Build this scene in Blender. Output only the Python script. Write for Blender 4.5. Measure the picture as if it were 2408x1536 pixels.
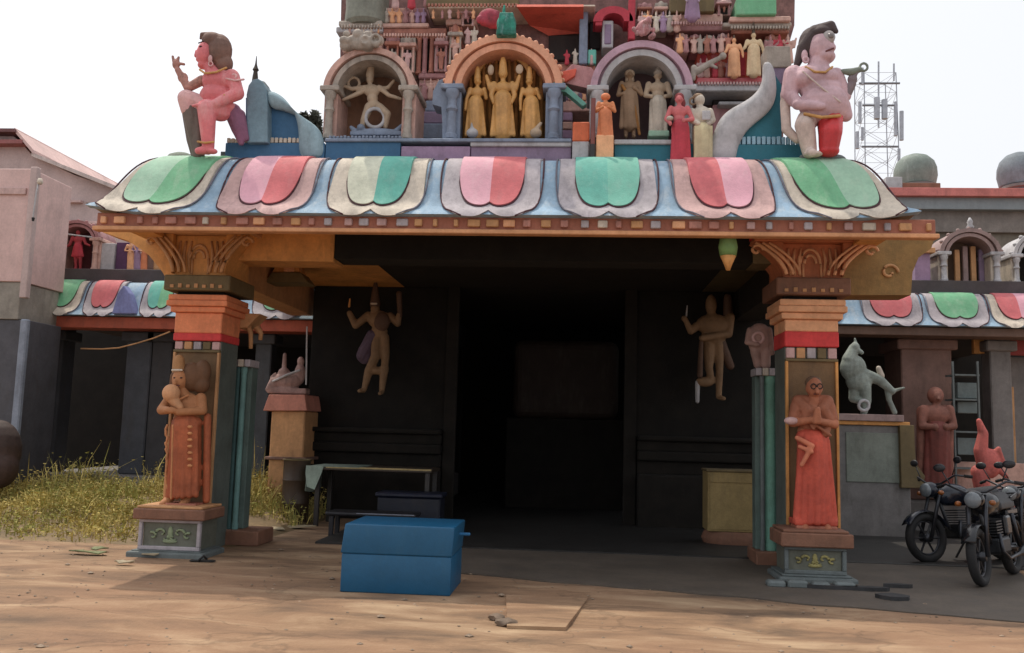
import bpy, bmesh, math, random
from mathutils import Matrix, Vector
random.seed(7)
for o in list(bpy.data.objects): bpy.data.objects.remove(o)
SC = bpy.context.scene
COL = SC.collection

# ---------------------------------------------------------------- camera
F, W, H = 2085.0, 2408.0, 1536.0
CAM = Vector((0, 0, 1.5))
ROT = (Matrix.Rotation(math.radians(4.5), 3, 'Z') @ Matrix.Rotation(math.radians(96.6), 3, 'X')
       @ Matrix.Rotation(math.radians(1.56), 3, 'Z'))
cd = bpy.data.cameras.new('camera'); cam = bpy.data.objects.new('camera', cd); COL.objects.link(cam)
cam.matrix_world = Matrix.Translation(CAM) @ ROT.to_4x4()
cd.sensor_width = 36.0; cd.lens = 36.0 * F / W; cd.clip_end = 3000
SC.camera = cam

# ---------------------------------------------------------------- sky, sun, exposure
SUN_EL, SUN_AZ = 66.5, -46.0          # elevation; azimuth from +Y (behind the porch) towards +X
sd = Vector((math.sin(math.radians(SUN_AZ)) * math.cos(math.radians(SUN_EL)),
             math.cos(math.radians(SUN_AZ)) * math.cos(math.radians(SUN_EL)), math.sin(math.radians(SUN_EL))))
wd = bpy.data.worlds.new('World'); SC.world = wd; wd.use_nodes = True
nt = wd.node_tree; nt.nodes.clear()
sky = nt.nodes.new('ShaderNodeTexSky'); sky.sky_type = 'NISHITA'; sky.sun_disc = False
sky.sun_elevation = math.radians(SUN_EL); sky.sun_rotation = math.radians(SUN_AZ)
sky.air_density = 1.0; sky.dust_density = 6.0; sky.ozone_density = 1.0
hs = nt.nodes.new('ShaderNodeHueSaturation'); hs.inputs['Saturation'].default_value = 0.3; hs.inputs['Value'].default_value = 1.0
mxw = nt.nodes.new('ShaderNodeMix'); mxw.data_type = 'RGBA'; mxw.inputs[0].default_value = 0.55
mxw.inputs[7].default_value = (8.6, 8.75, 9.1, 1)        # thin bright haze that whitens the whole dome
bg = nt.nodes.new('ShaderNodeBackground'); bg.inputs['Strength'].default_value = 0.15
wo = nt.nodes.new('ShaderNodeOutputWorld')
nt.links.new(sky.outputs[0], hs.inputs['Color']); nt.links.new(hs.outputs[0], mxw.inputs[6])
nt.links.new(mxw.outputs[2], bg.inputs['Color']); nt.links.new(bg.outputs[0], wo.inputs[0])
sl = bpy.data.lights.new('sun', 'SUN'); sl.energy = 2.5; sl.angle = math.radians(0.8); sl.color = (1.0, 0.9, 0.76)
so = bpy.data.objects.new('sun', sl); COL.objects.link(so)
so.rotation_euler = sd.to_track_quat('Z', 'Y').to_euler(); so.location = (0, 0, 30)
SC.view_settings.view_transform = 'Standard'; SC.view_settings.look = 'None'
SC.view_settings.exposure = 0.0; SC.view_settings.gamma = 1.0; SC.view_settings.use_curve_mapping = False

# ---------------------------------------------------------------- helpers
def ray(px, py): return ROT @ Vector(((px - W / 2) / F, (H / 2 - py) / F, -1.0))
def P(px, py, Y):
    d = ray(px, py); return CAM + d * (Y / d.y)
def G(px, py, z=0.0):
    d = ray(px, py); return CAM + d * ((z - CAM.z) / d.z)

def lin(c):
    c /= 255.0
    return c / 12.92 if c <= .04045 else ((c + .055) / 1.055) ** 2.4
MATS = {}
def M(name, rgb=None, var=.16, grime=.35, rough=.75, bump=.25, scale=3.0, metal=0.0, gcol=None, fine=60.0, emit=None):
    """painted plaster / stone / metal: colour with slow mottling, stains of their own shape, fine relief"""
    if name in MATS: return MATS[name]
    m = bpy.data.materials.new(name); m.use_nodes = True; MATS[name] = m
    t = m.node_tree; N = t.nodes; L = t.links; bs = N['Principled BSDF']
    col = tuple(lin(v) for v in rgb)
    geo = N.new('ShaderNodeNewGeometry')
    n1 = N.new('ShaderNodeTexNoise'); n1.inputs['Scale'].default_value = scale; n1.inputs['Detail'].default_value = 6
    n1.inputs['Roughness'].default_value = .65
    L.new(geo.outputs['Position'], n1.inputs['Vector'])
    r1 = N.new('ShaderNodeValToRGB'); r1.color_ramp.elements[0].position = .3; r1.color_ramp.elements[1].position = .72
    lo = tuple(max(0, v * (1 - var * 1.6)) for v in col); hi = tuple(min(1, v * (1 + var)) + .004 for v in col)
    r1.color_ramp.elements[0].color = lo + (1,); r1.color_ramp.elements[1].color = hi + (1,)
    L.new(n1.outputs['Fac'], r1.inputs['Fac'])
    # streaky stains
    mp = N.new('ShaderNodeMapping'); mp.inputs['Scale'].default_value = (scale * 2.6, scale * 2.6, scale * .7)
    L.new(geo.outputs['Position'], mp.inputs['Vector'])
    n2 = N.new('ShaderNodeTexNoise'); n2.inputs['Scale'].default_value = 1.0; n2.inputs['Detail'].default_value = 8
    n2.inputs['Roughness'].default_value = .7
    L.new(mp.outputs[0], n2.inputs['Vector'])
    r2 = N.new('ShaderNodeValToRGB'); r2.color_ramp.elements[0].position = .5; r2.color_ramp.elements[1].position = .74
    r2.color_ramp.elements[0].color = (0, 0, 0, 1); r2.color_ramp.elements[1].color = (grime, grime, grime, 1)
    L.new(n2.outputs['Fac'], r2.inputs['Fac'])
    mx = N.new('ShaderNodeMix'); mx.data_type = 'RGBA'
    g = gcol or (70, 62, 54)
    mx.inputs[7].default_value = tuple(lin(v) for v in g) + (1,)
    L.new(r2.outputs[0], mx.inputs[0]); L.new(r1.outputs[0], mx.inputs[6])
    n7 = N.new('ShaderNodeTexNoise'); n7.inputs['Scale'].default_value = 22; n7.inputs['Detail'].default_value = 5; n7.inputs['Roughness'].default_value = .75
    L.new(geo.outputs['Position'], n7.inputs['Vector'])
    r7 = N.new('ShaderNodeValToRGB'); r7.color_ramp.elements[0].position = .3; r7.color_ramp.elements[1].position = .62
    sp = 1 - min(.3, var * .9 + .03); r7.color_ramp.elements[0].color = (sp, sp, sp, 1)
    L.new(n7.outputs['Fac'], r7.inputs['Fac'])
    mm = N.new('ShaderNodeMix'); mm.data_type = 'RGBA'; mm.blend_type = 'MULTIPLY'; mm.inputs[0].default_value = 1.0
    L.new(mx.outputs[2], mm.inputs[6]); L.new(r7.outputs[0], mm.inputs[7]); L.new(mm.outputs[2], bs.inputs['Base Color'])
    n3 = N.new('ShaderNodeTexNoise'); n3.inputs['Scale'].default_value = fine; n3.inputs['Detail'].default_value = 4
    L.new(geo.outputs['Position'], n3.inputs['Vector'])
    bp = N.new('ShaderNodeBump'); bp.inputs['Strength'].default_value = bump; bp.inputs['Distance'].default_value = .012
    L.new(n3.outputs['Fac'], bp.inputs['Height']); L.new(bp.outputs[0], bs.inputs['Normal'])
    bs.inputs['Roughness'].default_value = rough; bs.inputs['Metallic'].default_value = metal
    if emit:
        bs.inputs['Emission Color'].default_value = col + (1,); bs.inputs['Emission Strength'].default_value = emit
    return m

ORG = {}       # world translation of each object used as a parent
def reg(o, parent=None, loc=(0, 0, 0)):
    """link; mesh data is in world space relative to loc; keep it there under its parent"""
    COL.objects.link(o); loc = Vector(loc); o.location = loc; ORG[o.name] = loc
    if parent is not None:
        o.parent = parent; o.location = loc - ORG[parent.name]
    return o
def tag(o, label=None, cat=None, group=None, kind=None):
    if label: o['label'] = label
    if cat: o['category'] = cat
    if group: o['group'] = group
    if kind: o['kind'] = kind
    return o
def thing(name, label, cat, loc, group=None):
    o = bpy.data.objects.new(name, None); o.empty_display_size = .1
    reg(o, None, loc); return tag(o, label, cat, group)
def obj(name, bm, mat, parent=None, loc=(0, 0, 0), smooth=False, sharp=None):
    me = bpy.data.meshes.new(name)
    bmesh.ops.recalc_face_normals(bm, faces=bm.faces[:])
    bm.to_mesh(me); bm.free(); return mobj(name, me, mat, parent, loc, smooth, sharp)
def mobj(name, me, mat, parent=None, loc=(0, 0, 0), smooth=False, sharp=None):
    for mm in (mat if isinstance(mat, (list, tuple)) else [mat]): me.materials.append(mm)
    if smooth:
        for p in me.polygons: p.use_smooth = True
        if sharp: me.set_sharp_from_angle(angle=math.radians(sharp))
    return reg(bpy.data.objects.new(name, me), parent, loc)

def bbox(bm, x0, x1, y0, y1, z0, z1, bev=0.0, seg=1):
    r = bmesh.ops.create_cube(bm, size=1.0)
    c = Vector(((x0 + x1) / 2, (y0 + y1) / 2, (z0 + z1) / 2)); s = (abs(x1 - x0), abs(y1 - y0), abs(z1 - z0))
    for v in r['verts']: v.co = Vector((v.co.x * s[0], v.co.y * s[1], v.co.z * s[2])) + c
    if bev > 0:
        b = min(bev, min(s) * .4)
        es = list({e for v in r['verts'] for e in v.link_edges})
        bmesh.ops.bevel(bm, geom=es, offset=b, segments=seg, affect='EDGES', profile=.5)
def box(name, x0, x1, y0, y1, z0, z1, mat, parent=None, bev=.008, seg=1):
    bm = bmesh.new(); bbox(bm, x0, x1, y0, y1, z0, z1, bev, seg); return obj(name, bm, mat, parent)
def prange(px0, py0, px1, py1, Y):
    my, mx = (py0 + py1) / 2, (px0 + px1) / 2
    return P(px0, my, Y).x, P(px1, my, Y).x, P(mx, py1, Y).z, P(mx, py0, Y).z
def pb(name, px0, py0, px1, py1, Y, dep, mat, parent=None, bev=.008):
    x0, x1, z0, z1 = prange(px0, py0, px1, py1, Y)
    return box(name, x0, x1, Y, Y + dep, z0, z1, mat, parent, bev)
def lathe(bm, cx, cy, prof, n=20, sx=1.0, sy=1.0):
    """prof: list of (r, z); closes both ends"""
    rings = []
    for r, z in prof:
        rings.append([bm.verts.new((cx + r * sx * math.cos(2 * math.pi * i / n), cy + r * sy * math.sin(2 * math.pi * i / n), z)) for i in range(n)])
    for a, b in zip(rings, rings[1:]):
        for i in range(n): bm.faces.new((a[i], a[(i + 1) % n], b[(i + 1) % n], b[i]))
    bm.faces.new(rings[0][::-1]); bm.faces.new(rings[-1])
def pcol(name, px0, py0, px1, py1, Y, mat, parent=None, prof=None, n=16, sharp=35):
    x0, x1, z0, z1 = prange(px0, py0, px1, py1, Y); r = (x1 - x0) / 2
    prof = prof or [(1, 0), (1, .06), (.8, .08), (.78, .5), (.75, .9), (1, .93), (1, 1)]
    bm = bmesh.new(); lathe(bm, (x0 + x1) / 2, Y + r, [(a * r, z0 + b * (z1 - z0)) for a, b in prof], n)
    return obj(name, bm, mat, parent, smooth=True, sharp=sharp)
def tube(bm, pts, r, n=6, cap=True):
    pts = [Vector(p) for p in pts]; rings = []
    for i, p in enumerate(pts):
        a = pts[max(i - 1, 0)]; b = pts[min(i + 1, len(pts) - 1)]
        t = (b - a).normalized(); u = t.cross(Vector((0, 0, 1)) if abs(t.z) < .9 else Vector((1, 0, 0))).normalized(); v = t.cross(u)
        rr = r[i] if isinstance(r, (list, tuple)) else r
        rings.append([bm.verts.new(p + (u * math.cos(2 * math.pi * k / n) + v * math.sin(2 * math.pi * k / n)) * rr) for k in range(n)])
    for a, b in zip(rings, rings[1:]):
        for k in range(n): bm.faces.new((a[k], a[(k + 1) % n], b[(k + 1) % n], b[k]))
    if cap: bm.faces.new(rings[0][::-1]); bm.faces.new(rings[-1])
def poly_prism(bm, pts, y0, y1):
    """pts: (x, z) outline extruded from y0 to y1"""
    a = [bm.verts.new((x, y0, z)) for x, z in pts]; b = [bm.verts.new((x, y1, z)) for x, z in pts]; n = len(pts)
    bm.faces.new(a); bm.faces.new(b[::-1])
    for i in range(n): bm.faces.new((a[i], b[i], b[(i + 1) % n], a[(i + 1) % n]))
def pprism(name, pxs, Y, dep, mat, parent=None, bev=0.0):
    bm = bmesh.new(); q = [P(a, b, Y) for a, b in pxs]; poly_prism(bm, [(v.x, v.z) for v in q], Y, Y + dep)
    if bev: bmesh.ops.bevel(bm, geom=bm.edges[:], offset=bev, segments=2, affect='EDGES', profile=.5)
    bm.normal_update(); bmesh.ops.triangulate(bm, faces=[f for f in bm.faces if len(f.verts) > 4])
    return obj(name, bm, mat, parent)

# ---- sculpted figures: primitives fused into one continuous skin by voxel remesh
def capsule(bm, p0, r0, p1, r1, n=10):
    p0, p1 = Vector(p0), Vector(p1); ax = p1 - p0; L = ax.length
    if L < 1e-6: ax = Vector((0, 0, 1)); L = 1e-6
    ax = ax.normalized(); u = ax.orthogonal().normalized(); v = ax.cross(u); rings = []
    pr = [(-r0 * math.cos(a), r0 * math.sin(a)) for a in (.25, .7, 1.15, 1.57)] + [(L + r1 * math.cos(a), r1 * math.sin(a)) for a in (1.57, 1.15, .7, .25)]
    for t, r in pr:
        c = p0 + ax * t
        rings.append([bm.verts.new(c + (u * math.cos(2 * math.pi * k / n) + v * math.sin(2 * math.pi * k / n)) * r) for k in range(n)])
    for a, b in zip(rings, rings[1:]):
        for k in range(n): bm.faces.new((a[k], a[(k + 1) % n], b[(k + 1) % n], b[k]))
    bm.faces.new(rings[0][::-1]); bm.faces.new(rings[-1])
def ellip(bm, c, r, tilt=0.0, seg=14, ring=9):
    m = Matrix.Translation(Vector(c)) @ Matrix.Rotation(tilt, 4, 'Y') @ Matrix.Diagonal((r[0], r[1], r[2], 1))
    bmesh.ops.create_uvsphere(bm, u_segments=seg, v_segments=ring, radius=1.0, matrix=m)
WS = bpy.data.scenes.new('workshop')      # small side scene for remeshing, removed at the end
def fuse(name, bm, mat, parent, voxel, smooth=3, loc=(0, 0, 0)):
    me = bpy.data.meshes.new('tmp'); bmesh.ops.recalc_face_normals(bm, faces=bm.faces[:]); bm.to_mesh(me); bm.free()
    o = bpy.data.objects.new('tmp', me); WS.collection.objects.link(o)
    r = o.modifiers.new('r', 'REMESH'); r.mode = 'VOXEL'; r.voxel_size = voxel; r.use_smooth_shade = True
    s = o.modifiers.new('s', 'SMOOTH'); s.factor = .5; s.iterations = smooth
    WS.view_layers[0].update(); dg = WS.view_layers[0].depsgraph; nm = bpy.data.meshes.new_from_object(o.evaluated_get(dg))
    bpy.data.objects.remove(o); bpy.data.meshes.remove(me); nm.name = name
    nm.materials.clear()
    return mobj(name, nm, mat, parent, loc, smooth=True)
def sculpt_part(name, prims, Y, mat, parent, voxel=2.0, smooth=2):
    """prims in photograph units at depth Y: ('c',(x,y,d),r,(x,y,d),r) capsule, ('e',(x,y,d),(rx,rz,ry)[,tilt]) ellipsoid, ('b',x0,y0,x1,y1,d0,d1) block"""
    bm = bmesh.new(); s = Y / F
    w = lambda q: P(q[0], q[1], Y) + Vector((0, q[2] * s, 0))
    for p in prims:
        if p[0] == 'c':
            for a, ra, b, rb in zip(p[1:-2:2], p[2:-2:2], p[3::2], p[4::2]): capsule(bm, w(a), ra * s, w(b), rb * s)
        elif p[0] == 'e':
            r = p[2]; ellip(bm, w(p[1]), (r[0] * s, (r[2] if len(r) > 2 else r[0]) * s, r[1] * s), p[3] if len(p) > 3 else 0)
        elif p[0] == 'b':
            a = w((p[1], p[2], p[5])); b = w((p[3], p[4], p[6])); bbox(bm, a.x, b.x, a.y, b.y, b.z, a.z)
        elif p[0] == 't':      # ring in the picture plane
            c, R, r = p[1], p[2], p[3]; k = 18
            for i in range(k):
                q = [(c[0] + R * math.cos(2 * math.pi * j / k), c[1] + R * math.sin(2 * math.pi * j / k), c[2]) for j in (i, i + 1)]
                capsule(bm, w(q[0]), r * s, w(q[1]), r * s, 8)
    return fuse(name, bm, mat, parent, voxel * s, smooth)
def figure(name, label, cat, Y, base, layers, group=None, voxel=2.0):
    b = P(base[0], base[1], Y); t = thing(name, label, cat, b, group)
    for ly in layers:
        sculpt_part(ly[0], ly[1], Y, ly[2], t, ly[3] if len(ly) > 3 else voxel)
    return t
def stand(cx, top, bot, arms=(), lean=0.0, legs=True, wide=1.0, d=0.0):
    """primitives of a standing figure between rows top (crown of the head) and bot (soles); arms: lists of (x, up) joints in body units"""
    h = bot - top; q = lambda x, z, y=0: (cx + x * h + lean * h * (z - .5), bot - z * h, d + y * h)
    k = wide * h
    pr = [('e', q(0, .925), (.056 * h, .072 * h, .062 * h)), ('c', q(0, .88), .032 * k, q(0, .82), .036 * k),
          ('c', q(0, .925, -.055), .012 * h, q(0, .90, -.066), .016 * h), ('e', q(.055, .92), (.012 * h, .022 * h, .016 * h)), ('e', q(-.055, .92), (.012 * h, .022 * h, .016 * h)),
          ('e', q(0, .745), (.115 * k, .10 * h, .072 * k)), ('e', q(0, .63), (.088 * k, .09 * h, .066 * k)), ('e', q(0, .53), (.105 * k, .075 * h, .075 * k))]
    for s in (-1, 1):
        if legs:
            pr += [('c', q(s * .055, .5), .064 * k, q(s * .06, .27, -.012), .045 * k, q(s * .055, .04), .03 * k), ('c', q(s * .055, .022, .02), .026 * h, q(s * .065, .018, -.07), .022 * h)]
    for a in arms:
        s = 1 if a[0][0] > 0 else -1
        pts = [q(s * .118 * wide, .80)] + [q(j[0], j[1], (j[2] if len(j) > 2 else -.03)) for j in a]
        rad = [.042 * k, .034 * k, .026 * k]
        for i in range(len(pts) - 1): pr.append(('c', pts[i], rad[i], pts[i + 1], rad[min(i + 1, 2)]))
        pr.append(('e', pts[-1], (.03 * h, .04 * h, .022 * h)))
    return pr
def skirt(cx, top, bot, z0=.56, z1=.02, w0=.1, w1=.13, d=0.0, folds=5):
    h = bot - top; q = lambda x, z, y=0: (cx + x * h, bot - z * h, d + y * h)
    pr = [('c', q(0, z0), w0 * h, q(0, z1 + .07), w1 * .72 * h)]
    for i in range(folds):
        u = (i / (folds - 1) - .5) * 2 if folds > 1 else 0
        pr.append(('c', q(u * w0 * .75, z0 - .02, -.055 + .03 * u * u), .03 * h, q(u * w1 * .8, z1 + .03, -.06 + .035 * u * u), .036 * h))
    return pr
# ---------------------------------------------------------------- paints
BLUE = M('sky_blue_paint', (148, 176, 198), grime=.65, gcol=(200, 205, 205))
CREAM = M('cream_paint', (206, 194, 178), grime=.65, gcol=(110, 104, 98))
GREYP = M('grey_lilac_paint', (178, 170, 174), grime=.65, gcol=(104, 98, 102))
ROSE = M('dusty_rose_paint', (200, 164, 160), grime=.6, gcol=(120, 98, 98))
GREEN = M('leaf_green_paint', (116, 180, 138), var=.12, grime=.4, gcol=(190, 200, 180))
GREENL = M('pale_green_paint', (160, 198, 172), var=.12, grime=.3, gcol=(200, 205, 190))
TEAL = M('teal_green_paint', (102, 178, 162), var=.12, grime=.35, gcol=(170, 190, 180))
TEALL = M('pale_teal_paint', (118, 186, 166), var=.1, grime=.2, gcol=(190, 200, 190))
PINK = M('pink_paint', (222, 166, 180), var=.1, grime=.35, gcol=(220, 200, 200))
RED = M('coral_red_paint', (208, 110, 114), var=.14, grime=.4, gcol=(200, 140, 140))
DLINE = M('dark_maroon_line', (74, 36, 46), grime=.3)
OCHRE = M('ochre_paint', (216, 154, 88), grime=.45, gcol=(110, 80, 45))
ORANGE = M('orange_paint', (232, 142, 98), grime=.3, gcol=(150, 90, 60))
TERRA = M('terracotta_paint', (170, 106, 84), grime=.4, gcol=(110, 60, 50))
REDP = M('red_band_paint', (214, 66, 66), grime=.25, gcol=(130, 50, 45))
OLIVE = M('olive_stone', (112, 96, 64), grime=.4)
PEACH = M('peach_paint', (236, 176, 132), grime=.3, gcol=(160, 110, 80))
TAN = M('tan_plaster', (200, 150, 104), grime=.4, gcol=(120, 90, 65))
SHADE_BLK = M('shade_black_stone', (21, 16, 10), var=.3, grime=.4, gcol=(10, 9, 7), rough=.95)  # near-black colour puts the deep shade of ceiling and hall into the stone
SHADE_BRN = M('shade_brown_stone', (26, 20, 13), var=.3, grime=.4, gcol=(14, 12, 8), rough=.95)  # slightly paler step of the same shade put into the colour
STEEL = M('slate_teal_paint', (110, 150, 146), grime=.35, gcol=(80, 90, 100))
SLATE = M('slate_grey_plaster', (104, 112, 112), grime=.35)
BROWNST = M('brown_stone', (132, 92, 72), grime=.4)

# ---------------------------------------------------------------- ground
def ground_mat():
    m = bpy.data.materials.new('packed_earth'); m.use_nodes = True; t = m.node_tree; N = t.nodes; L = t.links; bs = N['Principled BSDF']
    geo = N.new('ShaderNodeNewGeometry')
    mp = N.new('ShaderNodeMapping'); mp.inputs['Scale'].default_value = (.55, 1.5, 1); mp.inputs['Rotation'].default_value = (0, 0, .1)
    L.new(geo.outputs['Position'], mp.inputs['Vector'])
    n1 = N.new('ShaderNodeTexNoise'); n1.inputs['Scale'].default_value = 1.5; n1.inputs['Detail'].default_value = 9; n1.inputs['Roughness'].default_value = .62; n1.inputs['Distortion'].default_value = .5
    L.new(mp.outputs[0], n1.inputs['Vector'])
    r = N.new('ShaderNodeValToRGB'); e = r.color_ramp.elements
    e[0].position = .33; e[0].color = (lin(94), lin(76), lin(60), 1); e[1].position = .7; e[1].color = (lin(178), lin(152), lin(122), 1)
    k = r.color_ramp.elements.new(.5); k.color = (lin(138), lin(110), lin(84), 1)
    L.new(n1.outputs['Fac'], r.inputs['Fac'])
    n4 = N.new('ShaderNodeTexNoise'); n4.inputs['Scale'].default_value = .45; n4.inputs['Detail'].default_value = 4
    L.new(geo.outputs['Position'], n4.inputs['Vector'])
    mx = N.new('ShaderNodeMix'); mx.data_type = 'RGBA'; mx.blend_type = 'MIX'
    r4 = N.new('ShaderNodeValToRGB'); r4.color_ramp.elements[0].position = .42; r4.color_ramp.elements[1].position = .66
    r4.color_ramp.elements[1].color = (.6, .6, .6, 1)
    L.new(n4.outputs['Fac'], r4.inputs['Fac']); L.new(r4.outputs[0], mx.inputs[0]); L.new(r.outputs[0], mx.inputs[6])
    mx.inputs[7].default_value = (lin(146), lin(110), lin(84), 1)
    # thin cracks between the worn layers
    v = N.new('ShaderNodeTexVoronoi'); v.feature = 'DISTANCE_TO_EDGE'; v.inputs['Scale'].default_value = .7
    n5 = N.new('ShaderNodeTexNoise'); n5.inputs['Scale'].default_value = 2.5; n5.inputs['Detail'].default_value = 5
    L.new(geo.outputs['Position'], n5.inputs['Vector'])
    va = N.new('ShaderNodeVectorMath'); va.operation = 'MULTIPLY_ADD'; va.inputs[1].default_value = (.8, .8, 0)
    L.new(n5.outputs['Color'], va.inputs[0]); L.new(mp.outputs[0], va.inputs[2]); L.new(va.outputs[0], v.inputs['Vector'])
    rc = N.new('ShaderNodeValToRGB'); rc.color_ramp.elements[0].position = 0; rc.color_ramp.elements[0].color = (.45, .45, .45, 1); rc.color_ramp.elements[1].position = .018
    L.new(v.outputs['Distance'], rc.inputs['Fac'])
    mu = N.new('ShaderNodeMix'); mu.data_type = 'RGBA'; mu.blend_type = 'MULTIPLY'; mu.inputs[0].default_value = .5
    L.new(mx.outputs[2], mu.inputs[6]); L.new(rc.outputs[0], mu.inputs[7]); L.new(mu.outputs[2], bs.inputs['Base Color'])
    n6 = N.new('ShaderNodeTexNoise'); n6.inputs['Scale'].default_value = 30; n6.inputs['Detail'].default_value = 6
    L.new(geo.outputs['Position'], n6.inputs['Vector'])
    ad = N.new('ShaderNodeMath'); ad.operation = 'MULTIPLY_ADD'; ad.inputs[1].default_value = .35
    L.new(n6.outputs['Fac'], ad.inputs[0]); L.new(n1.outputs['Fac'], ad.inputs[2])
    bp = N.new('ShaderNodeBump'); bp.inputs['Strength'].default_value = .5; bp.inputs['Distance'].default_value = .05
    L.new(ad.outputs[0], bp.inputs['Height']); L.new(bp.outputs[0], bs.inputs['Normal']); bs.inputs['Roughness'].default_value = .9
    return m
bm = bmesh.new()
nx, ny = 90, 70
def gx(i): u = i / nx * 2 - 1; return -1 + 14 * u + 900 * u ** 7
def gy(j): u = j / ny; return -6 + 30 * u + 900 * u ** 8
from mathutils import noise as mnoise
vs = [[bm.verts.new((gx(i), gy(j), (.03 * mnoise.noise(Vector((gx(i) * .5, gy(j) * .9, 0))) if 1 < gy(j) < 8.2 else 0))) for i in range(nx + 1)] for j in range(ny + 1)]
for j in range(ny):
    for i in range(nx): bm.faces.new((vs[j][i], vs[j][i + 1], vs[j + 1][i + 1], vs[j + 1][i]))
GMAT = ground_mat()
tag(obj('ground', bm, GMAT, smooth=True), kind='structure')
# grey cement apron under and in front of the porch, darkened for the porch's shade, uneven edge on the shade line
APR = M('shade_worn_cement', (92, 82, 72), var=.2, grime=.5, gcol=(70, 66, 64), scale=1.2)
bm = bmesh.new(); pts = []
a, b = G(1080, 1350), G(2560, 1480)
for i in range(41):
    u = i / 40; q = a.lerp(b, u); pts.append((q.x, q.y + .12 * mnoise.noise(Vector((u * 9, 3, 0))) + .04 * mnoise.noise(Vector((u * 40, 7, 0)))))
top = [bm.verts.new((x, y, .014)) for x, y in pts] + [bm.verts.new((9, 24, .014)), bm.verts.new((-3.3, 24, .014)), bm.verts.new((-3.0, 11.6, .014)), bm.verts.new((-1.7, 10.2, .014))]
bot = [bm.verts.new((v.co.x, v.co.y, -.05)) for v in top]
f = bm.faces.new(top); n = len(top)
for i in range(n): bm.faces.new((top[i], top[(i + 1) % n], bot[(i + 1) % n], bot[i]))
bm.normal_update(); bmesh.ops.triangulate(bm, faces=[f])
tag(obj('cement_apron', bm, APR), kind='structure')
tag(box('hall_floor', -3.3, 6.5, 11.2, 22, -.05, .03, M('shade_dark_floor', (44, 42, 40), var=.25, grime=.5, gcol=(24, 24, 26), rough=.6), None, .01), kind='structure')  # floor coloured dark to carry the hall's deep shade

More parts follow.
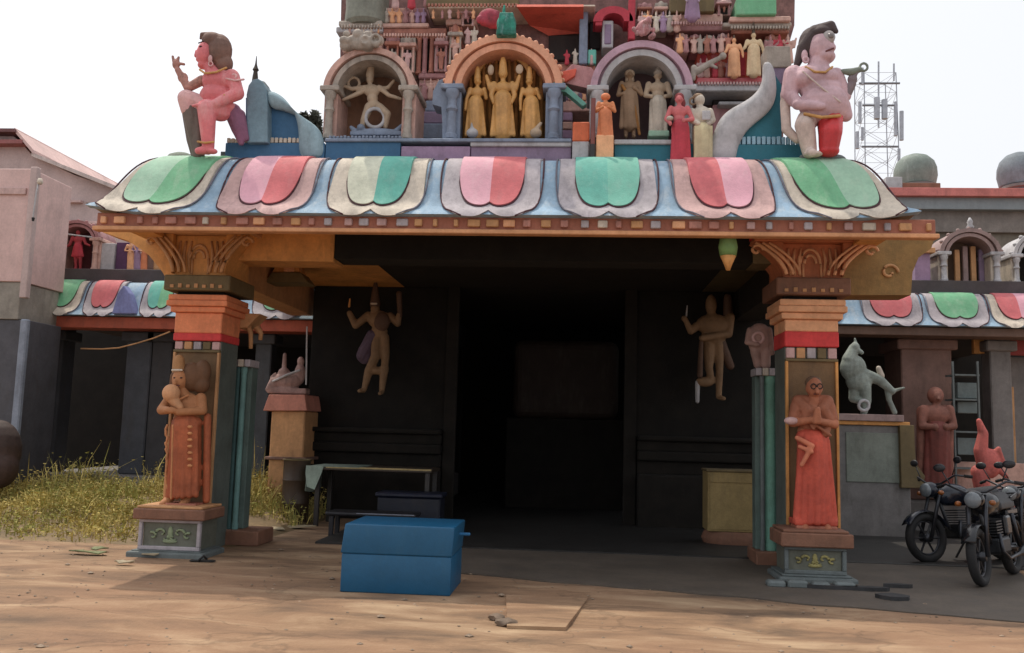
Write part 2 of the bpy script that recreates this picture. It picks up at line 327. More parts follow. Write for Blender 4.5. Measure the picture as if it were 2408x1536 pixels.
# ---------------------------------------------------------------- ogee eave with painted petals
def bez(t, a, b, c, d): s = 1 - t; return s * s * s * a + 3 * s * s * t * b + 3 * s * t * t * c + t * t * t * d
class Eave:
    def __init__(s, x0, x1, ylip, ov, zlip, ztop, hip=0.0, tip=0.0):
        s.x0, s.x1, s.y, s.ov, s.zl, s.zt, s.hip, s.tip = x0, x1, ylip, ov, zlip, ztop, hip, tip
        s.xc = (x0 + x1) / 2; s.hw = (x1 - x0) / 2
    def dz(s, t): return bez(t, 1, .42, .46, 0) * s.ov, bez(t, 1, .98, .16, 0)
    def pt(s, u, t, off=0.0):
        t = max(0, t); d, h = s.dz(min(t, 1)); e = 1e-3
        d1, h1 = s.dz(min(max(t - e, 0), 1)); d2, h2 = s.dz(min(t + e, 1)) if t < 1 - e else (d, h)
        ty, tz = (d2 - d1), (h2 - h1) * (s.zt - s.zl); l = math.hypot(ty, tz) or 1
        ny, nz = tz / l, -ty / l                      # outward (towards -Y, up)
        if nz < 0: ny, nz = ny, nz
        k = (u - s.xc) / s.hw
        x = u - s.hip * (1 if k > 0 else -1) * abs(k) ** 3 * d
        if t > 1: ny, nz = -1.0, 0.0
        z = s.zl + h * (s.zt - s.zl) + s.tip * max(0, abs(k) - .88) / .12 * min(t, 1) ** 3 - max(0, t - 1) * .62
        return Vector((x, s.y + d + ny * off, z + nz * off))
    def base(s, mat, parent, nu=120, nt=15):
        bm = bmesh.new(); g = [[bm.verts.new(s.pt(s.x0 + (s.x1 - s.x0) * i / nu, j / nt * 1.035)) for i in range(nu + 1)] for j in range(nt + 1)]
        lo = [bm.verts.new(v.co + Vector((0, .1, -.01))) for v in g[-1]]
        g.append(lo)
        for j in range(len(g) - 1):
            for i in range(nu): bm.faces.new((g[j][i], g[j][i + 1], g[j + 1][i + 1], g[j + 1][i]))
        return obj('eave_shell', bm, mat, parent, smooth=True, sharp=50)
    def petal(s, name, uc, hw, tb, off, mat, parent, a0=-1.0, a1=1.0, notch=.07, p=3.0, bulge=0.0, wav=0.0, thick=None):
        bm = bmesh.new(); na, nr = 26, 12; thick = thick or off * .9; A = [a0 + (a1 - a0) * i / na for i in range(na + 1)]
        def tbt(a):
            v = tb * max(0.0, 1 - abs(a) ** p) ** (1 / p) - notch * math.exp(-abs(a / .13) ** 1.3)
            return max(.02, v)
        g = []
        for j in range(nr + 1):
            row = []
            for a in A:
                t = tbt(a) * j / nr; o = off + bulge * (1 - a * a) * math.sin(min(1, t / tb) * math.pi)
                row.append(bm.verts.new(s.pt(uc + a * hw * (1 - .06 * (1 - t)), t, o)))
            g.append(row)
        for j in range(nr):
            for i in range(na): bm.faces.new((g[j][i], g[j][i + 1], g[j + 1][i + 1], g[j + 1][i]))
        ring = [(0, i) for i in range(na + 1)] + [(j, na) for j in range(1, nr + 1)] + [(nr, i) for i in range(na - 1, -1, -1)] + [(j, 0) for j in range(nr - 1, 0, -1)]
        lo = []
        for j, i in ring:
            a = A[i]; t = tbt(a) * j / nr; lo.append(bm.verts.new(s.pt(uc + a * hw * (1 - .06 * (1 - t)), t, off - thick)))
        up = [bm.verts.new(g[j][i].co) for j, i in ring]; n = len(ring)
        for i in range(n): bm.faces.new((up[i], lo[i], lo[(i + 1) % n], up[(i + 1) % n]))
        return obj(name, bm, mat, parent, smooth=True, sharp=40)
    def unit(s, uc, w, rim, ml, mr, parent, tb=.84, inn=.355):
        r = s.petal('petal_rim', uc, w * .5, 1.085, .02, rim, parent, notch=.13, p=3.5)
        s.petal('petal_outline', uc, w * (inn + .012), tb + .02, .03, DLINE, r, notch=.07, p=3.0)
        s.petal('petal_lobe', uc, w * inn, tb, .04, ml, r, a0=-1, a1=0, p=3.0, bulge=.012)
        s.petal('petal_lobe', uc, w * inn, tb, .04, mr, r, a0=0, a1=1, p=3.0, bulge=.012)
        # raised edge beads along the two sides of the rim
        for sd_ in (-1, 1):
            bm = bmesh.new(); pts = [s.pt(uc + sd_ * w * .5 * (1 - .06 * (1 - t)) * max(0.0, 1 - (t / 1.085) ** 3.5) ** (1 / 3.5), t, .016) for t in [i / 16 * 1.06 for i in range(17)]]
            tube(bm, pts, .01, 6); obj('petal_edge', bm, DLINE if sd_ * (uc + 1) > -.3 else M('slate_line', (110, 108, 120)), r, smooth=True)

# ---------------------------------------------------------------- the porch
YL, OV = 8.9, .66
ZL = P(1204, 500, YL).z; ZT = P(1204, 380, YL + OV).z
XL, XR = P(200, 482, YL).x, P(2168, 500, YL).x
porch = thing('temple_porch', 'painted open temple porch with petal eave, two pillars and dark hall behind', 'temple porch', ((XL + XR) / 2, 10, 0))
ev = Eave(XL, XR, YL, OV, ZL, ZT, hip=1.0, tip=.07)
ev.base(BLUE, porch)
pw = (XR - XL) / 7
cfg = [(CREAM, GREENL, GREEN), (ROSE, PINK, RED), (CREAM, M('cream_green_paint', (204, 206, 186), grime=.4, gcol=(150, 160, 140)), TEAL), (GREYP, PINK, RED), (GREYP, TEAL, TEALL), (ROSE, RED, PINK), (CREAM, GREEN, GREENL)]
for i, (rm, a, b) in enumerate(cfg):
    ev.unit(XL + pw * (i + .5 + (-.06 if i == 0 else .04 if i == 6 else 0)), pw * (.93 if 0 < i < 6 else 1.03), rm, a, b, porch, tb=.87, inn=.325 if 0 < i < 6 else .4)
# side eaves
for sx, xe in ((1, XL), (-1, XR)):
    bm = bmesh.new(); nt_ = 12; g = []
    for j in range(nt_ + 1):
        d, h = ev.dz(j / nt_); tipz = .07 * (j / nt_) ** 3
        g.append([bm.verts.new((xe + sx * d, YL + d, ZL + h * (ZT - ZL) + tipz)), bm.verts.new((xe + sx * d, YL + max(d, .9), ZL + h * (ZT - ZL))), bm.verts.new((xe + sx * d, 15.2, ZL + h * (ZT - ZL)))])
    for j in range(nt_):
        for i in range(2): bm.faces.new((g[j][i], g[j][i + 1], g[j + 1][i + 1], g[j + 1][i]))
    obj('side_eave', bm, CREAM, porch, smooth=True)
# fascia with dentils, ledge, soffit
FX0, FX1 = P(228, 512, YL + .1).x, P(2200, 520, YL + .1).x
z0, z1 = P(1204, 542, YL + .1).z, ZL - .012
box('fascia', FX0, FX1, YL + .1, YL + .2, z0, z1, TERRA, porch)
fascia_top = z1
dm = {}; STPK = M('dentil_dull_pink', (186, 130, 116), grime=.5)
nd = 46
for i in range(nd):
    u = (i + .5 + random.uniform(-.12, .12)) / nd; x = FX0 + (FX1 - FX0) * u; w = random.choice([.045, .06, .08, .1, .12, .13]); hh = (z1 - z0) * random.uniform(.5, .72)
    mt = random.choice([PEACH, ROSE, CREAM, STPK, TAN, GREYP, STPK, TAN])
    key = (w, mt.name)
    if key not in dm:
        bm = bmesh.new(); bbox(bm, -w / 2, w / 2, 0, .05, 0, .078, .008); me = bpy.data.meshes.new('dentil'); bm.to_mesh(me); bm.free(); me.materials.append(mt); dm[key] = me
    reg(bpy.data.objects.new('dentil', dm[key]), porch, (x, YL + .065, z0 + .03))
lz0 = P(1204, 550, YL + .05).z
ZS = max(P(440, 552, 10.2).z, P(1911, 573, 10.2).z) + .1
DS = next(ev.dz(1 - k / 200)[0] for k in range(200) if ZL + ev.dz(1 - k / 200)[1] * (ZT - ZL) > ZS + .1) + .03
bm = bmesh.new(); q = [(YL + .171, lz0 + .01), (YL + .2, lz0 + .01), (YL + DS + .03, ZS + .02), (YL + DS, ZS + .02)]
a = [bm.verts.new((XL + DS, y, z)) for y, z in q]; b = [bm.verts.new((XR - DS, y, z)) for y, z in q]; bm.faces.new(a); bm.faces.new(b[::-1])
for i in range(4): bm.faces.new((a[i], b[i], b[(i + 1) % 4], a[(i + 1) % 4]))
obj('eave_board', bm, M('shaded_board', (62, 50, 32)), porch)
for xe, s in ((XL, 1), (XR, -1)):
    box('side_soffit', xe + s * .05, xe + s * (DS + .05), YL + .25, 15, ZL - .05, ZL - .02, OCHRE, porch, 0)
    box('side_board', xe + s * (DS + .051), xe + s * (DS + .08), YL + .25, 15, ZL - .05, ZS + .01, OCHRE, porch, 0)
box('ledge', FX0 - .02, FX1 + .02, YL + .05, YL + .17, lz0, z0 - .001, M('ledge_salmon_ochre', (214, 156, 112), grime=.35, gcol=(170, 110, 60)), porch)
sx0, sx1 = P(745, 560, 9.6).x, P(1800, 575, 9.6).x
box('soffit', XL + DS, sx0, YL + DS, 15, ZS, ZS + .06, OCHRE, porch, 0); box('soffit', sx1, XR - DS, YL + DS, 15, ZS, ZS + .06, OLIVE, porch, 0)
box('shade_black_ceiling', sx0 + .001, sx1 - .001, YL + DS, 22, ZS, ZS + .06, SHADE_BLK, porch, 0)  # middle of the ceiling coloured black for the shade there
box('roof_slab', XL + .62, XR - .62, YL + OV + .01, 22, ZS + .21, ZT + .005, SLATE, porch, 0)
# ochre coves that carry the eave outside the pillars
OLOCH = M('olive_ochre_plaster', (150, 116, 66), var=.2, grime=.45, gcol=(90, 84, 50))
def cove(pts, Y, dep, mat): return pprism('eave_cove', pts, Y, dep, mat, porch)
cove([(238, 545), (300, 566), (350, 600), (382, 640), (398, 668), (470, 668), (470, 545)], 10.32, .4, OCHRE)
cove([(2198, 558), (2190, 584), (2160, 606), (2146, 640), (2142, 694), (1960, 694), (1960, 558)], 10.32, .4, OLOCH)
bm = bmesh.new(); c = P(2092, 640, 10.3); tube(bm, [(c.x + .1 * (1 - k / 26) * math.cos(k * .33), 10.31, c.z + .1 * (1 - k / 26) * math.sin(k * .33)) for k in range(20)], .018, 6); obj('cove_curl', bm, TAN, porch, smooth=True)
# lintel beams over the pillars
zb_ = ZS - .09
box('lintel', P(470, 560, 10.3).x, sx0, 10.3, 10.75, lz0 - .06, ZS - .001, OCHRE, porch); box('lintel', sx1, P(1960, 570, 10.3).x, 10.3, 10.75, lz0 - .02, ZS - .001, OLIVE, porch); box('lintel', sx0 + .002, sx1 - .002, 10.31, 10.74, lz0 - .02, ZS - .001, SHADE_BLK, porch)  # middle length takes the shade colour, the ends keep their paint
for s in (0, 1):
    x = P(450, 560, 10.5).x if s == 0 else P(1910, 575, 10.5).x
    box('side_beam', x - .2, x + .2, 10.77, 15, lz0 - .14, ZS - .002, TAN if s == 0 else SHADE_BRN, porch)

def relief_scroll(cx, z0, z1, w, y, mat, parent):
    """low carved foliage: fused curls on a panel"""
    bm = bmesh.new(); h = z1 - z0
    for s in (-1, 1):
        for k, (ox, oz, R) in enumerate(((.17, .55, .2), (.33, .42, .16), (.08, .3, .12))):
            pts = []
            for i in range(14):
                a = i / 13 * 4.4 + k; rr = R * h * 1.3 * (1 - i / 20)
                pts.append((cx + s * (ox * w + rr * math.cos(a)), y - .004, z0 + oz * h + rr * math.sin(a) * .8))
            tube(bm, pts, [.012 * (1 - .5 * i / 13) + .004 for i in range(14)], 6)
    ellip(bm, (cx, y, z0 + h * .55), (w * .05, .02, h * .3)); ellip(bm, (cx, y, z0 + h * .18), (w * .14, .018, h * .1))
    return obj('carved_scroll', bm, mat, parent, smooth=True)

def pillar(side):
    L = side == 0; Yp = 10.2
    c0 = P(450, 1000, Yp).x if L else P(1911, 1000, Yp).x; hw = .285 if L else .29
    zz = (lambda y: P(440, y, Yp).z) if L else (lambda y: P(1911, y, Yp).z)
    rows = dict(cap=555, ab0=650, ab1=686, mo=694, blk=735, red=783, red1=801, band=828, pane=1195) if L else dict(cap=575, ab0=657, ab1=697, mo=706, blk=752, red=780, red1=816, band=850, pane=1242)
    Y1 = Yp + .56
    sh = box('pillar', c0 - hw, c0 + hw, Yp + .05, Y1, 0, zz(rows['red1']), M('pillar_side', (96, 104, 98), grime=.4), porch)
    # framed recess in which the statue stands
    zf1, zf0 = zz(rows['band']), .42
    box('frame', c0 - hw, c0 - hw + .03, Yp, Yp + .05, zf0, zf1, TAN if L else OCHRE, sh, .004); box('frame', c0 + hw - .03, c0 + hw, Yp, Yp + .05, zf0, zf1, TAN if L else OCHRE, sh, .004)
    box('frame', c0 - hw, c0 + hw, Yp - .003, Yp + .05, zf1, zf1 + .03, OLIVE, sh, .004)
    box('recess_back', c0 - hw + .03, c0 + hw - .03, Yp + .03, Yp + .05, zf0, zf1, M('recess_brown', (120, 92, 62), grime=.4), sh, 0)
    # row of small carved panels between frame and red band
    zb = zz(rows['red1'])
    for k in range(5):
        w = hw * 2 / 5; x = c0 - hw + w * (k + .5)
        box('carved_panel', x - w * .4, x + w * .4, Yp + .01, Yp + .06, zf1 + .035, zb - .01, [ROSE, TAN, GREYP, OLIVE, ROSE][k], sh, .006)
    box('red_band', c0 - hw - .01, c0 + hw + .01, Yp - .01, Y1 + .01, zb, zz(rows['red']), REDP, sh, .01)
    box('block', c0 - hw - .005, c0 + hw + .005, Yp - .005, Y1 + .005, zz(rows['red']), zz(rows['blk']) , ORANGE if L else PEACH, sh, .01)
    zm0, zm1 = zz(rows['blk']), zz(rows['mo']); hm = (zm1 - zm0) / 3
    for k, e in enumerate((.05, .09, .075)):
        box('moulding', c0 - hw - e, c0 + hw + e, Yp - e, Y1 + e, zm0 + k * hm + .001, zm0 + (k + 1) * hm, ORANGE if L else PEACH, sh, .014, 2)
    za0, za1 = zz(rows['ab1']), zz(rows['ab0'])
    box('neck', c0 - hw, c0 + hw, Yp + .02, Y1 - .02, zm1, za0, SHADE_BLK, sh, 0)
    ab = box('abacus', c0 - hw - .12, c0 + hw + .12, Yp - .12, Y1 + .12, za0 + .001, za1, OLIVE if L else BROWNST, sh, .012)
    for k in range(7):
        x = c0 - hw - .06 + (2 * hw + .12) * (k + .5) / 7
        box('abacus_stud', x - .025, x + .02, Yp - .135, Yp - .12, za0 + .03, za0 + .03 + .05 * (1 if k % 2 else .75), TAN, sh, .004)
    # carved capital: panelled core, curling side brackets, slab
    zc = zz(rows['cap']); mc = OCHRE if L else M('capital_orange', (196, 118, 80), grime=.45, gcol=(110, 70, 48)); md = TAN if L else PEACH
    cap = box('capital', c0 - hw - .04, c0 + hw + .04, Yp - .05, Y1 + .1, za1 + .001, zc - .001, mc, sh, .01)
    hc = zc - za1
    for s in (-1, 1):
        bm = bmesh.new(); xo = c0 + s * (hw + .042); E_ = .3 if L else .34
        out = []
        for k in range(11):
            u = k / 10; out.append((xo + s * E_ * u ** 1.7, za1 + .02 + hc * (.96 * u)))
        out += [(xo + s * E_ * .5, zc - .002), (xo, zc - .002)]
        poly_prism(bm, out, Yp - .12, Y1 - .1); bm.normal_update(); bmesh.ops.triangulate(bm, faces=[f for f in bm.faces if len(f.verts) > 4]); obj('capital_bracket', bm, mc, sh)
        for m in range(3):
            bm = bmesh.new(); pts = []
            for k in range(9):
                u = k / 8; pts.append((xo + s * (E_ * u ** 1.7 - .03 - .075 * m) , Yp - .13, za1 + .03 + hc * (.9 * u) ))
            pts = [p for p in pts if (p[0] - c0) * s > hw * .45]
            if len(pts) > 2: tube(bm, pts, .022 - .003 * m, 6); obj('bracket_rib', bm, md, sh, smooth=True)
        bm = bmesh.new(); tube(bm, [(xo + s * (E_ - .04) + .075 * (1 - j / 24) * math.cos(j * .35), Yp - .13, zc - .1 + .07 * (1 - j / 24) * math.sin(j * .35)) for j in range(18)], .018, 6); obj('volute', bm, md, sh, smooth=True)
    bm = bmesh.new()
    for q, R in ((0, .11), (0, .065)):
        tube(bm, [(c0 - .02 + R * math.cos(a), Yp - .055, za1 + hc * .42 + R * 1.5 * math.sin(a)) for a in [math.pi * j / 12 for j in range(13)]] , .017, 6)
    for s in (-1, 1):
        for m in range(3): tube(bm, [(c0 + s * (.13 + .055 * m), Yp - .055, za1 + hc * .08), (c0 + s * (.15 + .06 * m), Yp - .06, za1 + hc * .5), (c0 + s * (.12 + .07 * m), Yp - .055, za1 + hc * .85)], [.012, .02, .012], 6)
        tube(bm, [(c0 + s * .1, Yp - .055, za1 + hc * .04), (c0 + s * .1, Yp - .055, za1 + hc * .42)], .015, 6)
    obj('capital_carving', bm, md, sh, smooth=True)
    box('capital_slab', c0 - hw - .37, c0 + hw + .39, Yp - .17, Y1 + .2, zc, zc + .05, md if L else mc, sh, .01)
    box('capital_fillet', c0 - hw - .38, c0 + hw + .4, Yp - .18, Y1 + .21, zc + .051, ZS - .0005, OCHRE if L else REDP, sh, .006)
    # pedestal in front of the pillar
    Yd = 9.68
    q = (322, 468, 1190, 1222, 1290, 1312) if L else (1846, 1992, 1247, 1287, 1347, 1374)
    x0, x1 = P(q[0], q[4], Yd).x, P(q[1], q[4], Yd).x; zf = lambda y: P((q[0] + q[1]) / 2, y, Yd).z
    zt, zs, zp = zf(q[2]), zf(q[3]), zf(q[4])
    pd = box('pedestal', x0 + .04, x1 - .04, Yd + .04, Yp + .04, 0, zs, M('pedestal_green_grey', (108, 110, 98), grime=.4), porch)
    box('pedestal_slab', x0 - .05, x1 + .06, Yd - .06, Yp - .004, zs, zt - .03, BROWNST, pd, .012); box('pedestal_slab', x0 - .02, x1 + .02, Yd - .03, Yp - .006, zt - .029, zt, TAN if L else BROWNST, pd, .008)
    box('pedestal_frame', x0, x1, Yd, Yd + .05, zs - .035, zs - .001, GREYP if L else SLATE, pd, .006); box('pedestal_frame', x0, x1, Yd, Yd + .05, zp - .02, zp + .02, GREYP if L else SLATE, pd, .006)
    for xx in (x0, x1 - .04): box('pedestal_frame', xx, xx + .04, Yd + .001, Yd + .05, zp + .021, zs - .036, GREYP if L else SLATE, pd, .006)
    relief_scroll((x0 + x1) / 2, zp + .03, zs - .04, x1 - x0 - .1, Yd + .035, M('scroll_green', (140, 152, 120), grime=.4) if L else M('scroll_gilt', (160, 150, 96), grime=.4), pd)
    box('pedestal_foot', x0 - .08, x1 + .09, Yd - .1, Yp - .01, -.02, .06, SLATE, pd, .02, 2); box('pedestal_foot', x0 - .04, x1 + .04, Yd - .05, Yp - .012, .061, zp - .021, SLATE, pd, .02, 2)
    return zt
ztL, ztR = pillar(0), pillar(1)

# engaged colonnettes beside the pillars, each on its plinth
def colonnette(px0, px1, pt, pbm, Y, base, cols):
    x0, x1, z0, z1 = prange(px0, pt, px1, pbm, Y)
    c = box('colonnette_slab', x0 - .04, x1 + .04, Y + .1, Y + .3, z0, z1, M('colonnette_grey_green', (92, 110, 104), grime=.4), porch)
    acc = 0
    for k, (mt, wt) in enumerate(cols):
        a = x0 + (x1 - x0) * acc; acc += wt; b = x0 + (x1 - x0) * acc; r = (b - a) / 2
        bm = bmesh.new(); lathe(bm, (a + b) / 2, Y + r, [(r, z0), (r, z0 + .06), (r * .82, z0 + .09), (r * .82, z1 - .09), (r, z1 - .06), (r, z1)], 14)
        obj('shaft', bm, mt, c, smooth=True, sharp=35)
    for k in range(5):
        w = (x1 - x0 + .12) / 5; box('cap_block', x0 - .06 + w * k + .006, x0 - .06 + w * (k + 1) - .006, Y - .04, Y + .3, z1 + .001, z1 + .09, CREAM if k % 2 else GREYP, c, .006)
    box('colonnette_plinth', base[0], base[1], Y - .12, Y + .45, 0, z0 - .001, BROWNST, c, .012)
x0, x1 = P(498, 1280, 10.75).x, P(606, 1280, 10.75).x
colonnette(514, 568, 862, 1245, 10.85, (x0, x1), ((STEEL, .52), (M('shaft_deep_teal', (60, 92, 92), grime=.3), .2), (STEEL, .28)))
x0, x1 = P(1782, 1290, 10.75).x, P(1846, 1290, 10.75).x
colonnette(1788, 1846, 884, 1296, 10.85, (x0 - .02, x1 + .02), ((SLATE, .2), (M('shaft_jade', (112, 160, 142), grime=.3), .56), (SLATE, .24)))

# ---------------------------------------------------------------- dark hall behind the porch
YH = 14.6
hx0, hx1 = P(727, 900, YH).x, P(1800, 900, YH).x
dx0, dx1 = P(1062, 900, YH).x, P(1482, 900, YH).x
dz1 = P(1270, 640, YH).z
hall = thing('temple_hall', 'stone inner hall front coloured near black for shade, with a black central doorway', 'temple hall', ((hx0 + hx1) / 2, YH, 0))
box('front_wall', hx0, dx0, YH, YH + .4, 0, ZS - .001, SHADE_BLK, hall); box('front_wall', dx1, hx1 + .5, YH, YH + .4, 0, ZS - .001, SHADE_BLK, hall)
box('door_lintel', dx0, dx1, YH + .01, YH + .4, dz1, ZS - .002, SHADE_BLK, hall)
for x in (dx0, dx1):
    box('door_jamb', x - .1, x + .1, YH - .08, YH - .001, 0, dz1 + .1, SHADE_BRN, hall)
box('door_head', dx0 - .2, dx1 + .2, YH - .1, YH - .002, dz1 + .101, dz1 + .3, SHADE_BRN, hall)
box('side_wall', hx0, hx0 + .3, YH + .401, 21, 0, ZS - .002, SHADE_BLK, hall); box('side_wall', hx1 + .2, hx1 + .5, YH + .401, 21, 0, ZS - .002, SHADE_BLK, hall)
box('back_wall', hx0, hx1 + .5, 21.001, 21.3, 0, ZS - .002, SHADE_BLK, hall)
# inner shrine glimpsed through the doorway
xa, xb = P(1205, 900, 17).x, P(1455, 900, 17).x
box('inner_shrine', xa, xb, 17, 17.8, P(1330, 985, 17).z, P(1330, 800, 17).z, M('inner_shrine_brown', (44, 29, 19), grime=.6), hall, .18, 4); box('inner_shrine_base', xa - .1, xb + .1, 17.05, 17.75, .02, P(1330, 985, 17).z - .002, SHADE_BLK, hall, .02)
# moulded plinth along the left wall
for k, (e, a, b) in enumerate(((.28, 1005, 1016), (.16, 1016, 1040), (.22, 1040, 1062), (.1, 1062, 1094), (.3, 1094, 1300))):
    zt_, zb_ = P(800, a, YH - e).z, max(0, P(800, b, YH - e).z)
    box('plinth_course', hx0 - e * .5, dx0 - .12, YH - e, YH - .003, zb_, zt_ - .001, SHADE_BRN, hall, .03, 2)
    box('plinth_course', dx1 + .12, hx1 + .49, YH - e, YH - .003, zb_, zt_ - .001, SHADE_BRN, hall, .03, 2)
# second pillar with bracket on the left side of the porch (only its capital shows)
Y2 = 12.7
q = thing('rear_pillar_bracket', 'ochre stepped bracket hanging from the side beam behind the left pillar', 'bracket', P(672, 640, Y2))
pprism('bracket_block', [(640, 640), (655, 655 - 40), (692, 600), (706, 640)], Y2, .3, OCHRE, q)
pb('bracket_stem', 668, 585, 692, 640, Y2 - .02, .3, PEACH, q); pprism('bracket_drip', [(622, 664), (640, 641), (706, 641), (724, 664)], Y2 - .04, .4, OLIVE, q)
pb('bracket_peg', 704, 612, 709, 640, Y2 + .05, .04, TAN, q)
# hanging bud finial on the right
YPD = 9.16; b = P(1712, 545, YPD); pen = thing('pendant_bud', 'green pointed lotus bud pendant hanging from the porch ceiling', 'pendant', b)
x0, x1, z0, z1 = prange(1690, 552, 1736, 636, YPD); r = (x1 - x0) / 2; h = z1 - z0
bm = bmesh.new(); lathe(bm, b.x, YPD, [(.7 * r, ZS), (.75 * r, z1), (r, z1 - .35 * h), (.85 * r, z1 - .6 * h)], 16); obj('bud', bm, M('bud_green', (110, 142, 82), grime=.3), pen, smooth=True)
bm = bmesh.new(); lathe(bm, b.x, YPD, [(.82 * r, z1 - .602 * h), (.45 * r, z1 - .82 * h), (.02, z0)], 16); obj('bud_tip', bm, OCHRE, pen, smooth=True)
# ---------------------------------------------------------------- parapet of the porch roof
DBLUE = M('steel_blue_paint', (58, 102, 138), var=.1, grime=.3, gcol=(90, 120, 140))
PURP = M('mauve_plaster', (142, 122, 146), grime=.35)
LILAC = M('lilac_plaster', (160, 132, 160), grime=.35)
DTEAL = M('deep_teal_paint', (44, 112, 128), var=.1, grime=.25, gcol=(70, 110, 120))
LGREY = M('pale_grey_plaster', (186, 184, 186), grime=.45)
SBLUE = M('grey_blue_plaster', (132, 144, 164), grime=.4)
STONE = M('weathered_stone', (176, 164, 152), var=.2, grime=.6)
STPINK = M('weathered_pink_plaster', (208, 168, 154), var=.18, grime=.55, gcol=(110, 80, 78))
MAUVEP = M('mauve_pink_plaster', (176, 128, 128), var=.18, grime=.5, gcol=(100, 66, 70))
ORSTONE = M('orange_plaster', (228, 166, 134), var=.15, grime=.4, gcol=(150, 90, 70))
GOLD = M('aged_gold_paint', (206, 154, 88), var=.2, grime=.5, gcol=(96, 62, 28), rough=.5)
GOLDD = M('dark_gold_back', (164, 112, 54), var=.25, grime=.5, gcol=(60, 36, 16))
YP = 9.66
par = porch
for a, b, y0, mt in ((528, 764, 336, DBLUE), (764, 942, 334, DBLUE), (942, 1106, 344, LILAC), (1106, 1344, 345, PURP), (1444, 1584, 340, DTEAL), (1584, 1728, 338, DTEAL), (1728, 1888, 340, DTEAL)):
    pb('parapet_panel', a + 1, y0, b - 1, 381, YP + (.02 if mt is PURP else 0), .3, mt, par, .006)
box('parapet_core', P(528, 350, YP + .2).x, P(1888, 350, YP + .2).x, YP + .1, YP + .5, ZT + .006, P(1200, 352, YP).z, SLATE, par, 0)
pb('parapet_coping', 764, 325, 1344, 333, YP - .03, .5, SBLUE, par); pb('parapet_coping', 1106, 333.5, 1344, 344, YP - .01, .4, LGREY, par)
pb('parapet_coping', 1444, 328, 1584, 339, YP - .03, .4, LGREY, par)
def row_blocks(px0, px1, y0, y1, n, mt, Y):
    w = (px1 - px0) / n
    for k in range(n):
        pb('parapet_block', px0 + w * k + w * .14, y0 + random.uniform(0, 2), px0 + w * (k + 1) - w * .14, y1, Y, .06, mt, par, .004)
row_blocks(532, 706, 323, 335.5, 17, CREAM, YP + .01); row_blocks(1732, 1884, 320, 339.5, 13, M('pale_blue_block', (150, 186, 204), grime=.4), YP + .01)
row_blocks(772, 944, 318, 324.5, 20, SBLUE, YP + .0)

# ---------------------------------------------------------------- scroll buttresses
def scroll(name, label, body, ribbon, Yb, mats, extra=()):
    t = thing(name, label, 'scroll buttress', P(body[0][0], 340, Yb))
    pprism('web', body, Yb + .08, .22, mats[0], t)
    bm = bmesh.new(); s = Yb / F
    L_, R_ = ribbon
    g = []
    for (a, b) in zip(L_, R_):
        pa, pb_ = P(a[0], a[1], Yb), P(b[0], b[1], Yb)
        g.append([bm.verts.new(pa + Vector((0, .1, 0))), bm.verts.new(pa), bm.verts.new(pa.lerp(pb_, .33) - Vector((0, .05, 0))), bm.verts.new(pa.lerp(pb_, .66) - Vector((0, .03, 0))), bm.verts.new(pb_), bm.verts.new(pb_ + Vector((0, .1, 0)))])
    for p, q in zip(g, g[1:]):
        for k in range(5): bm.faces.new((p[k], p[k + 1], q[k + 1], q[k]))
        bm.faces.new((p[5], p[0], q[0], q[5]))
    bm.faces.new(g[0]); bm.faces.new(g[-1][::-1])
    r = obj('ribbon', bm, mats[1], t, smooth=True, sharp=50)
    m_ = r.modifiers.new('s', 'SUBSURF'); m_.levels = 1; m_.render_levels = 2
    for e in extra: pprism(e[0], e[1], Yb + e[2], e[3], e[4], t, .012)
    return t
scroll('scroll_buttress', 'pale grey curling scroll buttress beside the right roof figure', [(1727, 336), (1727, 300), (1750, 266), (1800, 226), (1812, 160), (1838, 200), (1838, 336)],
       ([(1790, 140), (1798, 190), (1770, 226), (1734, 244), (1700, 264), (1680, 298), (1668, 345), (1656, 386)], [(1820, 140), (1832, 210), (1820, 256), (1784, 284), (1760, 304), (1744, 330), (1736, 356), (1733, 386)]),
       YP - .02, (DTEAL, LGREY), [('scroll_cap', [(1800, 108), (1858, 108), (1862, 158), (1806, 158)], .2, .3, STONE), ('scroll_post', [(1812, 158), (1856, 158), (1852, 196), (1816, 200)], .22, .26, PURP)])
scroll('scroll_buttress', 'blue stepped scroll buttress with rounded stele beside the pink roof figure', [(578, 334), (578, 230), (628, 232), (690, 268), (724, 296), (724, 334)],
       ([(624, 208), (648, 214), (670, 230), (688, 258), (698, 290), (700, 330), (698, 376)], [(630, 256), (658, 256), (684, 266), (718, 278), (748, 296), (762, 325), (766, 376)]),
       YP - .02, (DBLUE, M('pale_blue_grey', (150, 176, 186), grime=.4)), [('stele', [(580, 335), (579, 222), (584, 200), (594, 187), (606, 184), (618, 192), (626, 210), (629, 260), (629, 335)], -.06, .3, M('stele_blue', (124, 152, 166), grime=.45))])
# finial behind the stele
f0 = P(600, 186, 10.6); fin = thing('metal_finial', 'thin dark metal spire finial rising behind the blue stele', 'finial', f0)
s = 10.6 / F; bm = bmesh.new(); lathe(bm, f0.x, f0.y, [(a * s, f0.z + b * s) for a, b in ((8, -6), (7, 6), (5, 20), (8, 24), (5, 30), (3, 36), (2, 44), (.8, 60))], 10); obj('spire', bm, M('dark_bronze', (74, 66, 58), metal=.3, grime=.3), fin, smooth=True, sharp=40)
bm = bmesh.new(); ellip(bm, (f0.x, f0.y + .2, f0.z - .3), (.17, .17, .36)); obj('domed_base', bm, SLATE, fin, smooth=True)

